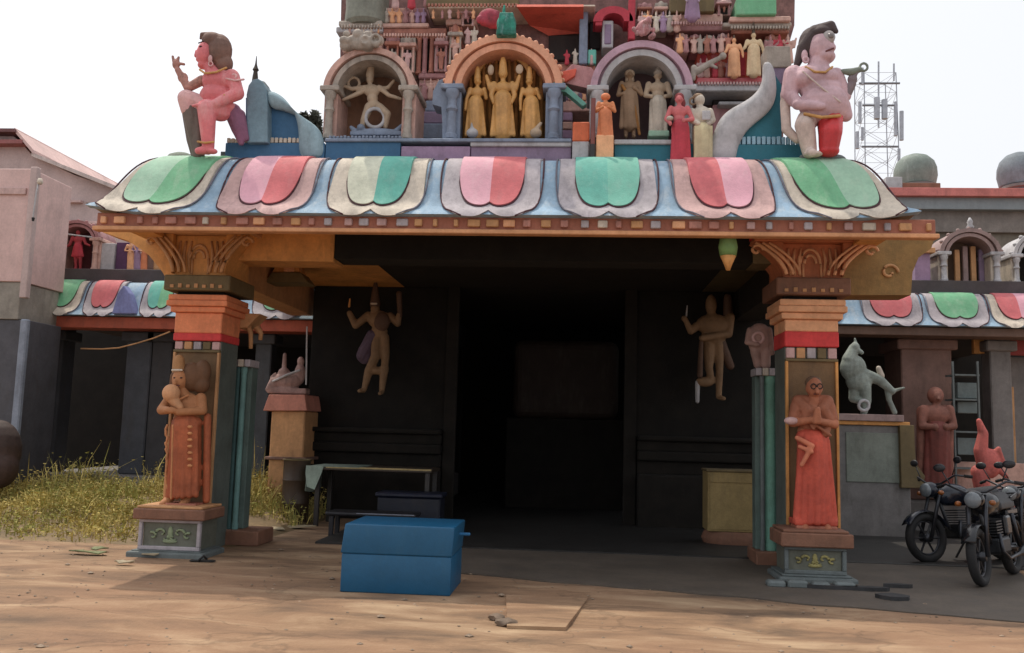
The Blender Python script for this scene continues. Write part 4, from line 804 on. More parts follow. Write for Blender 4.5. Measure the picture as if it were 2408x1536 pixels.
# carved aedicules filling the tower's recessed storeys
def aedicule(px0, py0, px1, py1, Y, ml, mw, fig=None):
    w = px1 - px0; h = py1 - py0
    a = pb('aedicule', px0, py0, px1, py1, Y + .08, .25, mw, tow, .01)
    pb('dark_recess', px0 + w * .28, py0 + h * .3, px1 - w * .28, py1 - h * .08, Y + .07, .02, tm['dk'], a, 0)
    for x in (px0 + w * .14, px1 - w * .14): pcol('pilaster', x - w * .09, py0 + h * .24, x + w * .09, py1, Y - .02, ml, a, n=8)
    pb('cornice', px0 - w * .06, py0 + h * .14, px1 + w * .06, py0 + h * .24, Y - .05, .3, ml, a, .008)
    pcol('barrel_roof', px0 + w * .2, py0 - h * .12, px1 - w * .2, py0 + h * .14, Y - .02, mw, a, [(1, 0), (1.05, .3), (.8, .7), (.3, .95), (.1, 1)], 10)
    if fig:
        sculpt_part('carved_figure', stand((px0 + px1) / 2, py0 + h * .34, py1 - h * .04, [((.2, .62), (.08, .6, -.1)), ((-.2, .62), (-.1, .72, -.1))], wide=1.3), Y, fig, a, 2.2, 2)
tw = random.Random(11); pal = [tm['te'], tm['p'], tm['m'], STONE, ROSE]
for i, (a, b, c_, d) in enumerate(((906, 84, 938, 170), (940, 88, 976, 170), (1022, 84, 1052, 168), (1054, 62, 1086, 150), (1590, 80, 1618, 128), (1622, 82, 1650, 124), (1656, 84, 1682, 122), (1688, 80, 1712, 122), (1800, 84, 1832, 150),
                                  (1084, 20, 1116, 60), (1500, 8, 1532, 62), (1540, 6, 1570, 70), (1686, 0, 1720, 36), (840, 122, 862, 136), (1300, 246, 1330, 300))):
    if i in (13, 14): continue
    aedicule(a, b, c_, d, YG - .12, pal[i % 5], pal[(i + 2) % 5], pal[(i + 3) % 5])
# rows of little carved figures crowding the ledges
for (x0, x1, y0, y1, n, dy) in ((902, 1004, 22, 54, 7, .0), (1052, 1126, 66, 104, 4, -.1), (1010, 1124, 24, 44, 6, -.22), (1500, 1600, 30, 74, 6, -.2), (1590, 1720, 84, 124, 8, -.2), (1800, 1862, 84, 150, 3, -.2), (1640, 1720, 138, 182, 5, -.12), (1316, 1396, 212, 236, 5, -.16), (1322, 1400, 120, 152, 4, -.06), (990, 1052, 190, 234, 4, -.06), (812, 900, 62, 78, 5, -.14)):
    for k in range(n):
        cx = x0 + (x1 - x0) * (k + .5) / n + tw.uniform(-2, 2); t0 = y0 + tw.uniform(-3, 4); mm_ = tw.choice([ROSE, STPINK, PEACH, MAUVEP, tm['te'], CREAM, LILAC, STONE, CRIM])
        pr = stand(cx, t0, y1, [((.22, tw.uniform(.55, .75)), (tw.uniform(.05, .3), tw.uniform(.5, .9), -.08)), ((-.22, tw.uniform(.55, .75)), (-tw.uniform(.05, .3), tw.uniform(.5, .9), -.08))], wide=1.5) + [('c', (cx, t0 + 3, 0), 3, (cx, t0 - 4, 0), 1.5)]
        sculpt_part('carved_figure', pr + skirt(cx, t0, y1, .55, 0, .16, .22, 0, 3), YG + dy, mm_, tow, 1.9, 1)
# bead rows under the cornices
for (x0, x1, y, n, m_) in ((800, 898, 61, 14, STONE), (900, 1048, 81, 22, tm['p']), (1578, 1700, 53, 18, ROSE), (1718, 1858, 63, 20, STONE), (1640, 1820, 195, 24, ROSE), (1004, 1218, 11, 26, tm['te'])):
    for k in range(n):
        x = x0 + (x1 - x0) * (k + .5) / n; w = (x1 - x0) / n * .32
        pb('bead', x - w, y - 3, x + w, y + 4, YG - .27, .06, m_, tow, .004)
# statues on the tower
CREAMF = M('cream_figure_paint', (220, 194, 156), grime=.35, gcol=(150, 116, 90))
for cx, tp, bt, lb, m_ in ((1772, 76, 180, 'cream robed statue standing highest on the tower ledge at the right', CREAMF), (1726, 88, 182, 'peach statue leaning beside the cream robed one on the tower ledge', PEACH)):
    figure('tower_statue', lb, 'statue', YG - .22, (cx, bt), [('body', stand(cx, tp, bt, [((.2, .64), (.22, .5)), ((-.2, .64), (-.24, .6))], wide=1.2), m_), ('robe', skirt(cx, tp, bt, .6, 0, .15, .17), m_), ('topknot', [('c', (cx, tp + 6, 0), 5, (cx, tp - (22 if cx > 1750 else 4), 0), 2.5)], M('dark_topknot', (90, 74, 62)))])
figure('tower_statue', 'lilac seated statue high on the tower above the lilac arch', 'statue', YG - .35, (1630, 46), [('body', stand(1628, -40, 46, [((.2, .62), (.16, .45, -.1)), ((-.2, .62), (-.16, .45, -.1))], wide=1.4), M('lilac_figure', (192, 170, 188), grime=.4)), ('robe', skirt(1628, -40, 46, .6, 0, .18, .24), LILAC)])
figure('tower_statue', 'pale reclining figure carved on the tower beside the lilac arch', 'statue', YG - .3, (1650, 180), [('body', [('c', (1640, 168, 0), 9, (1668, 150, 0), 8, (1690, 138, 0), 6), ('e', (1700, 132, 0), (9, 9)), ('c', (1632, 160, 0), 8, (1630, 186, 0), 6), ('c', (1668, 152, 0), 5, (1684, 162, -6), 4)], STONE)])
for k, (x, y0, y1, mm) in enumerate(((930, -30, 20, ROSE), (968, -34, 20, CRIM), (1004, -30, 16, MAUVEP))):
    figure('tower_statue', ['rose statue', 'crimson statue', 'dull mauve statue'][k] + ' above the pink panels at the top left of the tower', 'statue', YG - .1, (x, y1), [('body', stand(x, y0, y1, [((.2, .62), (.1, .55, -.1)), ((-.2, .62), (-.1, .55, -.1))], wide=1.3), mm), ('robe', skirt(x, y0, y1, .6, 0, .16, .2), mm)])
# ---------------------------------------------------------------- cloisters on both sides
YK = 15.0
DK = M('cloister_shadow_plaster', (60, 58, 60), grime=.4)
GREYW = M('grey_wall_plaster', (124, 120, 118), grime=.4)
BRSOF = M('brown_soffit', (112, 88, 76), grime=.4)
def cloister(name, label, px0, px1, ytop, ylip, ysof, units, cols, wallm, beamm, pmid):
    x0, x1 = P(px0, ylip, YK).x, P(px1, ylip, YK).x; zl = P(pmid, ylip, YK).z; zt = P(pmid, ytop, YK + .5).z; zs = P(pmid, ysof, YK + .15).z
    t = thing(name, label, 'cloister', ((x0 + x1) / 2, YK + 1, 0))
    e = Eave(x0, x1, YK, .5, zl, zt); e.base(BLUE, t, 40, 10)
    for u in units:
        a, b = P(u[0], ylip, YK).x, P(u[1], ylip, YK).x; e.unit((a + b) / 2, (b - a) * 1.06, u[2], u[3], u[4], t, tb=.8)
    box('beam', x0, x1, YK + .12, YK + .6, zs, zl - .04, beamm, t)
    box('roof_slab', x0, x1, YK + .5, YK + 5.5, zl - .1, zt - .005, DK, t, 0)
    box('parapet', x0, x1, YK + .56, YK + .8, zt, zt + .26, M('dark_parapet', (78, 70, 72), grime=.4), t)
    for c in cols:
        cx0, cx1 = P(c[0], 900, YK + .7).x, P(c[1], 900, YK + .7).x
        k = box('column', cx0, cx1, YK + .7, YK + .7 + (cx1 - cx0), .5, zs - .001 + .1, c[2], t, .02)
        box('column_cap', cx0 - .08, cx1 + .08, YK + .62, YK + .78 + (cx1 - cx0), zs - .18, zs - .0015, c[2], k, .02)
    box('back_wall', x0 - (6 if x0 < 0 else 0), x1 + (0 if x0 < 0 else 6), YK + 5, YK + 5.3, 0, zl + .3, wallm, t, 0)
    box('platform', x0, x1, YK + .3, YK + 5, -.02, .5, GREYW, t, .02)
    return t, zt
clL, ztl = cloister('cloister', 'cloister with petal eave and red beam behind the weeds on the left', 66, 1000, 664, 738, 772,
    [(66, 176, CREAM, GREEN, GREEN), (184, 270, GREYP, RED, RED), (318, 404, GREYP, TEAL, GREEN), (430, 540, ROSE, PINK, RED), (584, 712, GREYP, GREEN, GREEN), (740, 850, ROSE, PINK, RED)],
    [(88, 140, M('column_dark_blue_grey', (66, 68, 74), grime=.4)), (292, 350, M('column_mid_grey', (72, 74, 80), grime=.4)), (352, 400, DK), (596, 634, M('column_slate', (78, 80, 84), grime=.4))], SHADE_BLK, M('brick_red_beam', (176, 86, 62), grime=.4), 250)
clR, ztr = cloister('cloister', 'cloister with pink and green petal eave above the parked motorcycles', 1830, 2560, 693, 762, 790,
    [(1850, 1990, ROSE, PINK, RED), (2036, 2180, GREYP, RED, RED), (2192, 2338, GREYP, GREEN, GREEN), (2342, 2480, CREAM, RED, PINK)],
    [(2120, 2240, M('column_brown_pink', (128, 98, 88), grime=.45)), (2330, 2380, GREYW)], SHADE_BRN, BRSOF, 2200)
# blue bump ornaments between petals on the left cloister
pprism('eave_bump', [(262, 738), (276, 690), (290, 670), (304, 690), (318, 738)], YK - .06, .2, M('periwinkle_paint', (130, 136, 186), grime=.35), clL, .02)
# arched niches standing on the cloister roofs
YA = YK + .7
def roof_niche(label, cx, hw_in, hw_out, ys, yt, yb, mats):
    return niche('roof_niche', label, cx, hw_in, hw_out, ys, yt, yb, YA, mats, 9)
DUS = M('dusty_mauve_plaster', (158, 134, 130), grime=.5)
roof_niche('dusty pink roof niche on the left cloister with a red dancer', 178, 42, 62, 566, 530, 636, (STPINK, MAUVEP, MAUVEP, STPINK, M('dark_red_recess', (96, 44, 50), grime=.3)))
roof_niche('grey carved roof niche with small finial on the right cloister', 2282, 48, 70, 600, 556, 664, (CREAM, DUS, DUS, LGREY, M('brown_slat_recess', (110, 88, 72), grime=.4)))
roof_niche('roof niche cut off by the right edge of the photograph', 2452, 48, 66, 606, 560, 668, (CREAM, LGREY, LGREY, LGREY, SHADE_BRN))
figure('dancer_statue', 'small red dancer statue inside the left cloister niche', 'statue', YA + .1, (183, 636), [('body', stand(184, 540, 634, [((.2, .64), (.3, .6)), ((-.2, .6), (-.32, .56))], wide=1.15), M('red_dancer_paint', (170, 62, 70), grime=.3)), ('skirt', skirt(184, 540, 634, .56, .3, .12, .16), CRIM)], voxel=1.8)
pb('roof_stand', 216, 572, 268, 640, YA + .1, .5, LGREY, clL)
pb('purple_panel', 272, 570, 300, 640, YA + .15, .3, M('violet_panel', (92, 56, 92), grime=.3), clL)
for k, cx in enumerate((308, 324, 340, 356, 370)):
    figure('row_statue', '%s small statue in the row beside the left niche, %s from the violet panel' % (['peach', 'lilac', 'peach', 'brown', 'tan'][k], ['first', 'second', 'third', 'fourth', 'fifth'][k]), 'statue', YA + .12, (cx, 638), [('body', stand(cx, 562, 636, [((.18, .62), (.06, .6, -.1)), ((-.18, .62), (-.06, .6, -.1))], wide=.95), [PEACH, LILAC, PEACH, BRN, TAN][k]), ('robe', skirt(cx, 562, 636, .56, 0, .1, .12), [PEACH, LILAC, ORANGE, BRN, TAN][k])], group='row of small statues on the left cloister', voxel=2.0)
# right niche: slats and finial
nr = [o for o in bpy.data.objects if o.name.startswith('roof_niche')][1]
for k in range(4):
    pb('slat', 2246 + 19 * k, 575 + abs(k - 1.5) * 8, 2258 + 19 * k, 664, YA + .3, .06, [TAN, DUS, TAN, PURP][k], nr)
c = P(2281, 534, YA + .1); s = YA / F; bm = bmesh.new(); lathe(bm, c.x, c.y, [(8 * s, c.z - .03), (9 * s, c.z), (5 * s, c.z + 6 * s), (7 * s, c.z + 12 * s), (2 * s, c.z + 22 * s)], 10); obj('finial', bm, LGREY, nr, smooth=True)
pt_ = thing('roof_pier', 'lilac roof pier standing behind the right end of the eave', 'pier', P(2170, 664, YA))
pb('pier_shaft', 2152, 592, 2188, 664, YA, .5, LILAC, pt_); pb('pier_cap', 2144, 582, 2200, 594, YA - .08, .6, TAN, pt_)
pb('green_strip', 2140, 664, 2600, 688, YA - .12, .1, M('mossy_green_strip', (66, 96, 72), var=.3, grime=.5, gcol=(70, 70, 76)), clR)

# ---------------------------------------------------------------- pink building on the left
YB = 20.6
PKW = M('faded_pink_wall', (214, 182, 176), var=.14, grime=.5, gcol=(150, 130, 126), scale=1.2)
MV = M('faded_mauve_wall', (196, 174, 170), var=.14, grime=.5, gcol=(140, 124, 122), scale=1.0)
bld = thing('pink_building', 'faded pink gabled building at the left edge behind the cloister', 'building', P(100, 900, YB))
pprism('gable_wall', [(-260, 1150), (-260, 330), (28, 318), (46, 332), (76, 366), (176, 412), (276, 446), (276, 700), (400, 700), (400, 1150)], YB, 6, MV, bld)
def slab(name, p, q, th, Y, dep, mat):
    pprism(name, [p, q, (q[0], q[1] + th), (p[0], p[1] + th)], Y, dep, mat, bld)
slab('roof_edge', (74, 358), (280, 440), 9, YB - .25, 6.4, M('pale_roof_edge', (206, 190, 184), grime=.4))
slab('roof_edge', (-260, 300), (34, 302), 8, YB - .35, 6.4, M('dark_maroon_edge', (120, 78, 78), grime=.4)); slab('roof_edge', (-260, 328), (52, 328), 9, YB - .3, 6.4, M('red_brown_edge', (160, 98, 96), grime=.4))
slab('roof_hip', (34, 300), (78, 352), 10, YB - .28, 6.4, PKW)
for a, b, c_, d in ((134, 470, 190, 476), (134, 520, 250, 526)):
    pb('wall_ledge', a, b, c_, d, YB - .12, .15, PKW, bld)
pprism('wall_brace', [(136, 500), (166, 528), (158, 532), (136, 512)], YB - .1, .1, BROWNST, bld)
Y1_ = 14.0
wl = thing('pink_wall_block', 'blank faded pink wall block at the far left edge', 'wall', P(20, 1080, Y1_))
pb('wall', -300, 396, 64, 660, Y1_, 1.2, PKW, wl, .01); pb('wall_band', -300, 440, 60, 456, Y1_ - .04, .1, M('pale_pink_band', (206, 174, 168), grime=.35), wl); pb('wall_lower', -300, 661, 46, 748, Y1_ + .03, 1.1, M('grey_green_wall', (146, 140, 130), grime=.4), wl, .01)
pb('wall_base', -300, 749, 44, 1180, Y1_ + .06, 1.0, M('dark_grey_wall', (82, 82, 88), grime=.4), wl, .01); pb('wall_post', 58, 392, 74, 700, Y1_ - .1, .12, MV, wl, .01)
pb('drain_pipe', 32, 750, 50, 1080, Y1_ - .06, .1, M('blue_grey_pipe', (134, 142, 156), grime=.3), wl, .02)
# cable and lamp bracket
cb = thing('wall_cable', 'white cable hanging from an insulator on the pink wall post', 'cable', P(84, 440, Y1_ - .15))
bm = bmesh.new(); tube(bm, [P(a, b, Y1_ - .2) for a, b in ((96, 428), (90, 432), (86, 450), (82, 478), (78, 505), (78, 518))], .012, 6); obj('hanging_cable', bm, LGREY, cb, smooth=True)
bm = bmesh.new(); lathe(bm, P(94, 428, Y1_ - .2).x, Y1_ - .2, [(.03, P(94, 434, Y1_ - .2).z), (.05, P(94, 429, Y1_ - .2).z), (.03, P(94, 420, Y1_ - .2).z)], 10); obj('insulator', bm, CREAM, cb, smooth=True)
bm = bmesh.new(); lathe(bm, P(78, 514, Y1_ - .2).x, Y1_ - .2, [(.02, P(78, 520, Y1_ - .2).z), (.026, P(78, 512, Y1_ - .2).z)], 8); obj('cable_end', bm, M('black_rubber', (30, 28, 28)), cb)
aw = thing('antenna_rod', 'thin pale metal rod sticking out across the left niche', 'rod', P(95, 545, YK + .3))
bm = bmesh.new(); tube(bm, [P(94, 545, YK + .3), P(150, 550, YK + .3), P(216, 558, YK + .3)], .014, 6); obj('rod', bm, LGREY, aw, smooth=True)
wr = thing('sagging_wire', 'thin yellowish wire sagging in the dark left cloister', 'wire', P(200, 820, YK + .1))
bm = bmesh.new(); tube(bm, [P(a, b, YK + .05) for a, b in ((190, 820), (240, 821), (280, 818), (320, 808), (360, 796), (400, 780))], .014, 6); obj('wire', bm, TAN, wr, smooth=True)

# ---------------------------------------------------------------- flat-roofed building on the right
YR = 20.6
GB = M('blue_grey_plaster', (140, 148, 152), var=.1, grime=.3, scale=1.2)
br = thing('flat_roof_building', 'grey flat-roofed building with red roof edge at the right', 'building', P(2300, 900, YR))
pb('roof_fascia', 2078, 462, 2900, 494, YR, 8, GB, br); pb('roof_edge', 2088, 443, 2900, 462.5, YR - .15, 8, M('faded_red_edge', (208, 124, 116), grime=.35), br)
pb('wall_band', 2040, 494.5, 2900, 548, YR + .2, 8, M('grey_brown_wall', (132, 124, 118), grime=.35), br); pb('wall', 2000, 549, 2900, 1150, YR + .3, 8, M('drab_wall', (120, 112, 100), grime=.4), br)
pb('roof_corner_block', 2084, 416, 2122, 442, YR - .1, .8, LGREY, br); pb('roof_step', 2122, 430, 2212, 442.5, YR + .1, 1.2, BROWNST, br)
for k, (a, b, c_, d, mm) in enumerate(((2120, 348, 2222, 440, M('grey_green_dome', (128, 140, 132), var=.2, grime=.45, gcol=(180, 184, 180))), (2370, 344, 2474, 442, M('blue_grey_dome', (122, 132, 140), var=.2, grime=.4)))):
    Yd = YR + 1.5; t = thing('roof_dome', ['grey green bulbous dome on the flat roof beside the mast', 'blue grey bulbous dome cut by the right edge of the photograph'][k], 'dome', P((a + b) / 2, d, Yd), 'domes on the flat roof')
    pcol('dome', a, b, c_, d, Yd, mm, t, [(.72, 0), (.72, .1), (.9, .18), (1, .42), (.98, .6), (.86, .78), (.6, .92), (.25, .99), (.02, 1)], 24)
    pcol('dome_collar', a + 8, d - 14, c_ - 8, d - 8, Yd - .02, GREYW, t, [(1, 0), (1, 1)], 24)
t = thing('roof_dome', 'dark green low dome peeking over the left end of the eave', 'dome', P(408, 376, 17)); pcol('dome', 368, 348, 450, 400, 17, M('dark_green_dome', (112, 122, 108), grime=.4), t, [(.8, 0), (1, .3), (.96, .6), (.75, .85), (.4, .98), (.02, 1)], 24)

# ---------------------------------------------------------------- telecom mast
Ym = 60.0
mast = thing('telecom_mast', 'thin lattice telecom mast with antennas against the sky at the right', 'mast', P(2068, 700, Ym))
IRON = M('galvanised_iron', (168, 172, 180), rough=.5, metal=.3, grime=.3)
s = Ym / F; base = P(2068, 700, Ym); tp = P(2068, 185, Ym).z; wm = 42 * s
leg = []
for dx, dy in ((-1, -1), (1, -1), (1, 1), (-1, 1)):
    a = Vector((base.x + dx * wm, Ym + dy * wm, base.z - 3)); b = Vector((base.x + dx * wm * .86, Ym + dy * wm * .86, tp)); leg.append((a, b))
    bm = bmesh.new(); tube(bm, [a, b], .035, 6); obj('leg', bm, IRON, mast)
for k in range(13):
    u0, u1 = k / 13, (k + 1) / 13
    bm = bmesh.new()
    for i in range(4):
        a, b = leg[i], leg[(i + 1) % 4]; p0, p1 = a[0].lerp(a[1], u0), b[0].lerp(b[1], u1); q0, q1 = b[0].lerp(b[1], u0), a[0].lerp(a[1], u1)
        tube(bm, [p0, p1], .013, 5); tube(bm, [q0, q1], .013, 5); tube(bm, [q1, p1], .014, 5)
    obj('bracing', bm, IRON, mast)
for dx, y0, y1, r in ((-40, 200, 160, .09), (-2, 300, 145, .06), (34, 190, 150, .06), (38, 320, 240, .12), (-46, 290, 240, .12), (-52, 350, 310, .12), (52, 330, 262, .14), (12, 280, 235, .2), (-6, 280, 230, .2), (-40, 330, 300, .1), (46, 380, 350, .1)):
    bm = bmesh.new(); a, b = P(2068 + dx, y0, Ym - wm), P(2068 + dx, y1, Ym - wm); tube(bm, [a, b], r, 8); obj('antenna', bm, M('pale_antenna', (176, 182, 192), grime=.2), mast)
bm = bmesh.new(); 
for x0_, x1_, y in ((2026, 2112, 345), (2028, 2110, 248), (2020, 2116, 196)): tube(bm, [P(x0_, y, Ym - wm), P(x1_, y, Ym - wm)], .07, 6)
obj('platform', bm, M('dark_iron', (120, 124, 132), rough=.5), mast)

# ---------------------------------------------------------------- dark tree tuft behind the left niche
def leaf_tree(name, label, c, rx, rz, trunk_base, n, colr):
    t = thing(name, label, 'tree', trunk_base)
    bm = bmesh.new(); top = Vector(c); tube(bm, [trunk_base, Vector(trunk_base).lerp(top, .6), top], [.18, .12, .05], 8)
    for k in range(6):
        a = rnd.uniform(0, 6.3); tube(bm, [Vector(trunk_base).lerp(top, .6 + .06 * k), top + Vector((rx * .6 * math.cos(a), rx * .6 * math.sin(a), rnd.uniform(-.3, .5) * rz))], [.05, .02], 5)
    obj('trunk', bm, M('bark', (84, 66, 52)), t)
    vs, fs = [], []
    clumps = [(Vector((rnd.gauss(0, .5) * rx, rnd.gauss(0, .5) * rx, rnd.gauss(0, .45) * rz)) + top, rnd.uniform(.25, .45) * rx) for _ in range(26)]
    for i in range(n):
        cc, R = rnd.choice(clumps); p = cc + Vector((rnd.gauss(0, 1), rnd.gauss(0, 1), rnd.gauss(0, 1))).normalized() * R * rnd.uniform(.4, 1)
        u = Vector((rnd.gauss(0, 1), rnd.gauss(0, 1), rnd.gauss(0, 1))).normalized(); v = u.orthogonal().normalized(); l = rnd.uniform(.06, .12)
        k = len(vs); vs += [p - u * l, p + v * l * .45, p + u * l, p - v * l * .45]; fs.append((k, k + 1, k + 2, k + 3))
    me = bpy.data.meshes.new('crown'); me.from_pydata(vs, [], fs); mobj('crown', me, colr, t)
b = P(728, 300, 21)
leaf_tree('distant_tree', 'dark tree crown peeking between the blue scroll and the left niche', P(732, 300, 21), .3, .34, (b.x, 21, 0), 1500, M('dark_foliage', (60, 62, 50), var=.3))
# ---------------------------------------------------------------- pillar statues
RSK = M('reddish_skin_paint', (176, 110, 80), grime=.3, gcol=(130, 76, 54))
RROBE = M('vermilion_robe_paint', (198, 84, 64), var=.2, grime=.35, gcol=(140, 56, 48))
SHAWL = M('brown_shawl_paint', (154, 94, 68), grime=.3, gcol=(120, 70, 50))
YV = 9.98
t = figure('praying_saint_statue', 'vermilion robed statue in glasses with folded hands on the right pillar pedestal', 'statue', YV, (1912, 1245), [
    ('body', [('e', (1913, 912, -6), (18, 24, 20)), ('c', (1914, 916, -26), 4, (1914, 924, -28), 5), ('e', (1897, 914, -4), (4, 8, 5)), ('e', (1930, 914, -4), (4, 8, 5)), ('c', (1913, 930, -4), 11, (1913, 946, 0), 14), ('e', (1912, 975, 4), (36, 34, 22)), ('e', (1910, 1020, 6), (33, 38, 22)),
      ('c', (1950, 960, 4), 12, (1960, 998, -6), 11, (1922, 992, -34), 8), ('c', (1874, 960, 4), 12, (1862, 994, -6), 11, (1900, 988, -34), 8), ('c', (1906, 992, -40), 7, (1908, 962, -44), 5), ('c', (1914, 992, -40), 7, (1912, 962, -44), 5),
      ('c', (1912, 1030, 4), 20, (1892, 1130, 2), 14, (1890, 1228, -8), 12), ('c', (1912, 1030, 4), 20, (1932, 1130, 2), 14, (1934, 1228, -8), 12), ('c', (1890, 1228, -8), 12, (1886, 1240, -30), 9), ('c', (1934, 1228, -8), 12, (1938, 1240, -30), 9)], RSK),
    ('shawl', [('c', (1878, 944, 2), 14, (1896, 966, -14), 13, (1892, 985, -10), 14), ('c', (1946, 944, 2), 14, (1930, 962, -14), 13, (1946, 990, -8), 14), ('c', (1880, 944, 8), 16, (1946, 944, 8), 16), ('c', (1950, 980, -4), 12, (1936, 1020, -14), 10), ('c', (1950, 956, 4), 15, (1958, 986, -2), 13), ('c', (1874, 956, 4), 15, (1866, 982, -2), 13), ('e', (1912, 990, 2), (38, 32, 24)), ('c', (1884, 950, -14), 4, (1912, 1000, -26), 4, (1946, 1024, -22), 4), ('c', (1880, 962, -14), 4, (1906, 1008, -26), 4)], SHAWL),
    ('robe', [('e', (1910, 1030, 0), (38, 26, 24)), ('c', (1910, 1040, 0), 34, (1912, 1190, 2), 40)] + [('c', (1880 + 10.5 * k, 1036, -30 + abs(k - 3) * 6), 5, (1867 + 15 * k, 1225, -36 + abs(k - 3) * 6), 8) for k in range(7)] + [('b', 1862, 1218, 1962, 1236, -30, 34)], RROBE),
    ('sash', [('c', (1868, 1030, -26), 6, (1900, 1048, -38), 6, (1876, 1092, -36), 5), ('c', (1872, 1050, -32), 5, (1898, 1062, -40), 5)], M('sash_tan_red', (214, 128, 96), grime=.2)),
    ('hair', [('e', (1913, 900, 2), (19, 16, 20))], M('grey_brown_hair', (110, 84, 64))),
    ('spectacles', [('t', (1906, 910, -26), 6, 1.6), ('t', (1921, 910, -26), 6, 1.6), ('c', (1912, 909, -28), 1.5, (1915, 909, -28), 1.5)], M('dark_spectacle', (50, 34, 30)), 1.1),
    ('mouth', [('c', (1908, 928, -24), 1.6, (1918, 928, -24), 1.6)], M('mouth_dark', (110, 60, 60)), 1.0),
    ('offering', [('e', (1856, 990, -18), (17, 9, 10))], ROSE), ('plinth', [('b', 1864, 1232, 1960, 1246, -34, 24)], TERRA)], voxel=2.2)
LSK = M('ochre_skin_paint', (182, 124, 82), grime=.3, gcol=(130, 84, 54)); LROBE = M('russet_robe_paint', (178, 96, 60), var=.22, grime=.4, gcol=(130, 66, 42))
t = figure('woman_with_child_statue', 'russet statue of a woman holding a round bundle on the left pillar pedestal', 'statue', YV, (430, 1192), [
    ('body', [('e', (426, 893, -4), (20, 26, 22)), ('c', (424, 896, -26), 4, (423, 904, -28), 5), ('c', (428, 912, 0), 12, (432, 930, 0), 15), ('e', (436, 954, 4), (40, 32, 23)), ('e', (438, 990, 4), (35, 30, 23)),
      ('c', (400, 936, 2), 13, (384, 964, -8), 12, (412, 966, -34), 9), ('c', (472, 936, 2), 13, (480, 966, -8), 11, (436, 970, -36), 9), ('e', (420, 966, -42), (18, 8, 8)), ('c', (438, 990, 4), 20, (410, 1100, 2), 14, (404, 1172, -10), 11), ('c', (438, 990, 4), 20, (442, 1100, 2), 14, (440, 1176, -8), 11), ('c', (404, 1172, -10), 11, (396, 1184, -30), 9), ('c', (440, 1176, -8), 11, (438, 1186, -26), 8)], LSK),
    ('bundle', [('e', (416, 926, -30), (22, 22, 18)), ('c', (420, 940, -28), 14, (436, 958, -30), 9)], M('pale_ochre_bundle', (206, 152, 110), grime=.3)),
    ('robe', [('e', (440, 994, 0), (38, 22, 24)), ('c', (440, 1000, 0), 34, (438, 1140, 2), 35)] + [('c', (412 + 11 * k, 1000, -28 + abs(k - 2.5) * 6), 5, (403 + 13 * k, 1168 - k, -32 + abs(k - 2.5) * 6), 7) for k in range(6)] + [('c', (486, 980, 6), 9, (482, 1176, 8), 9)], LROBE),
    ('border', [('c', (400 + rnd.uniform(-3, 3), 1000 + 14 * k, -20), 3.2, (401 + rnd.uniform(-3, 3), 1010 + 14 * k, -20), 3) for k in range(11)] + [('c', (424, 1000, -40), 2.5, (420, 1170, -40), 2.5)] + [('e', (462, 1004 + 15 * k, -36), (7, 4, 4)) for k in range(7)], M('gilt_border', (206, 140, 92), grime=.3), 1.6),
    ('hair', [('e', (450, 886, 8), (36, 36, 24)), ('e', (474, 876, 8), (20, 32, 18)), ('e', (470, 904, 8), (22, 22, 18)), ('c', (410, 884, 0), 10, (404, 912, 2), 8)], M('umber_hair', (104, 70, 44), grime=.3)),
    ('headdress', [('c', (423, 868, -4), 16, (423, 848, -4), 13), ('e', (423, 842, -4), (10, 8))], M('ochre_headdress', (168, 122, 78), grime=.3)),
    ('headband', [('c', (414, 872, -20), 3, (436, 872, -20), 3)], CREAM, 1.4), ('eye', [('e', (421, 890, -24), (3.5, 2, 3))], M('eye_dark', (60, 36, 36)), 1.0), ('eye', [('e', (436, 890, -23), (3.5, 2, 3))], M('eye_dark', (60, 36, 36)), 1.0), ('mouth', [('c', (424, 908, -24), 1.6, (432, 908, -24), 1.6)], M('mouth_dark', (110, 60, 60)), 1.0), ('necklace', [('c', (412, 928, -18), 2.6, (430, 942, -26), 2.6, (450, 930, -18), 2.6)], M('gilt_border', (206, 140, 92), grime=.3), 1.2),
    ('plinth', [('b', 396, 1180, 474, 1194, -34, 24)], TERRA)], voxel=2.2)

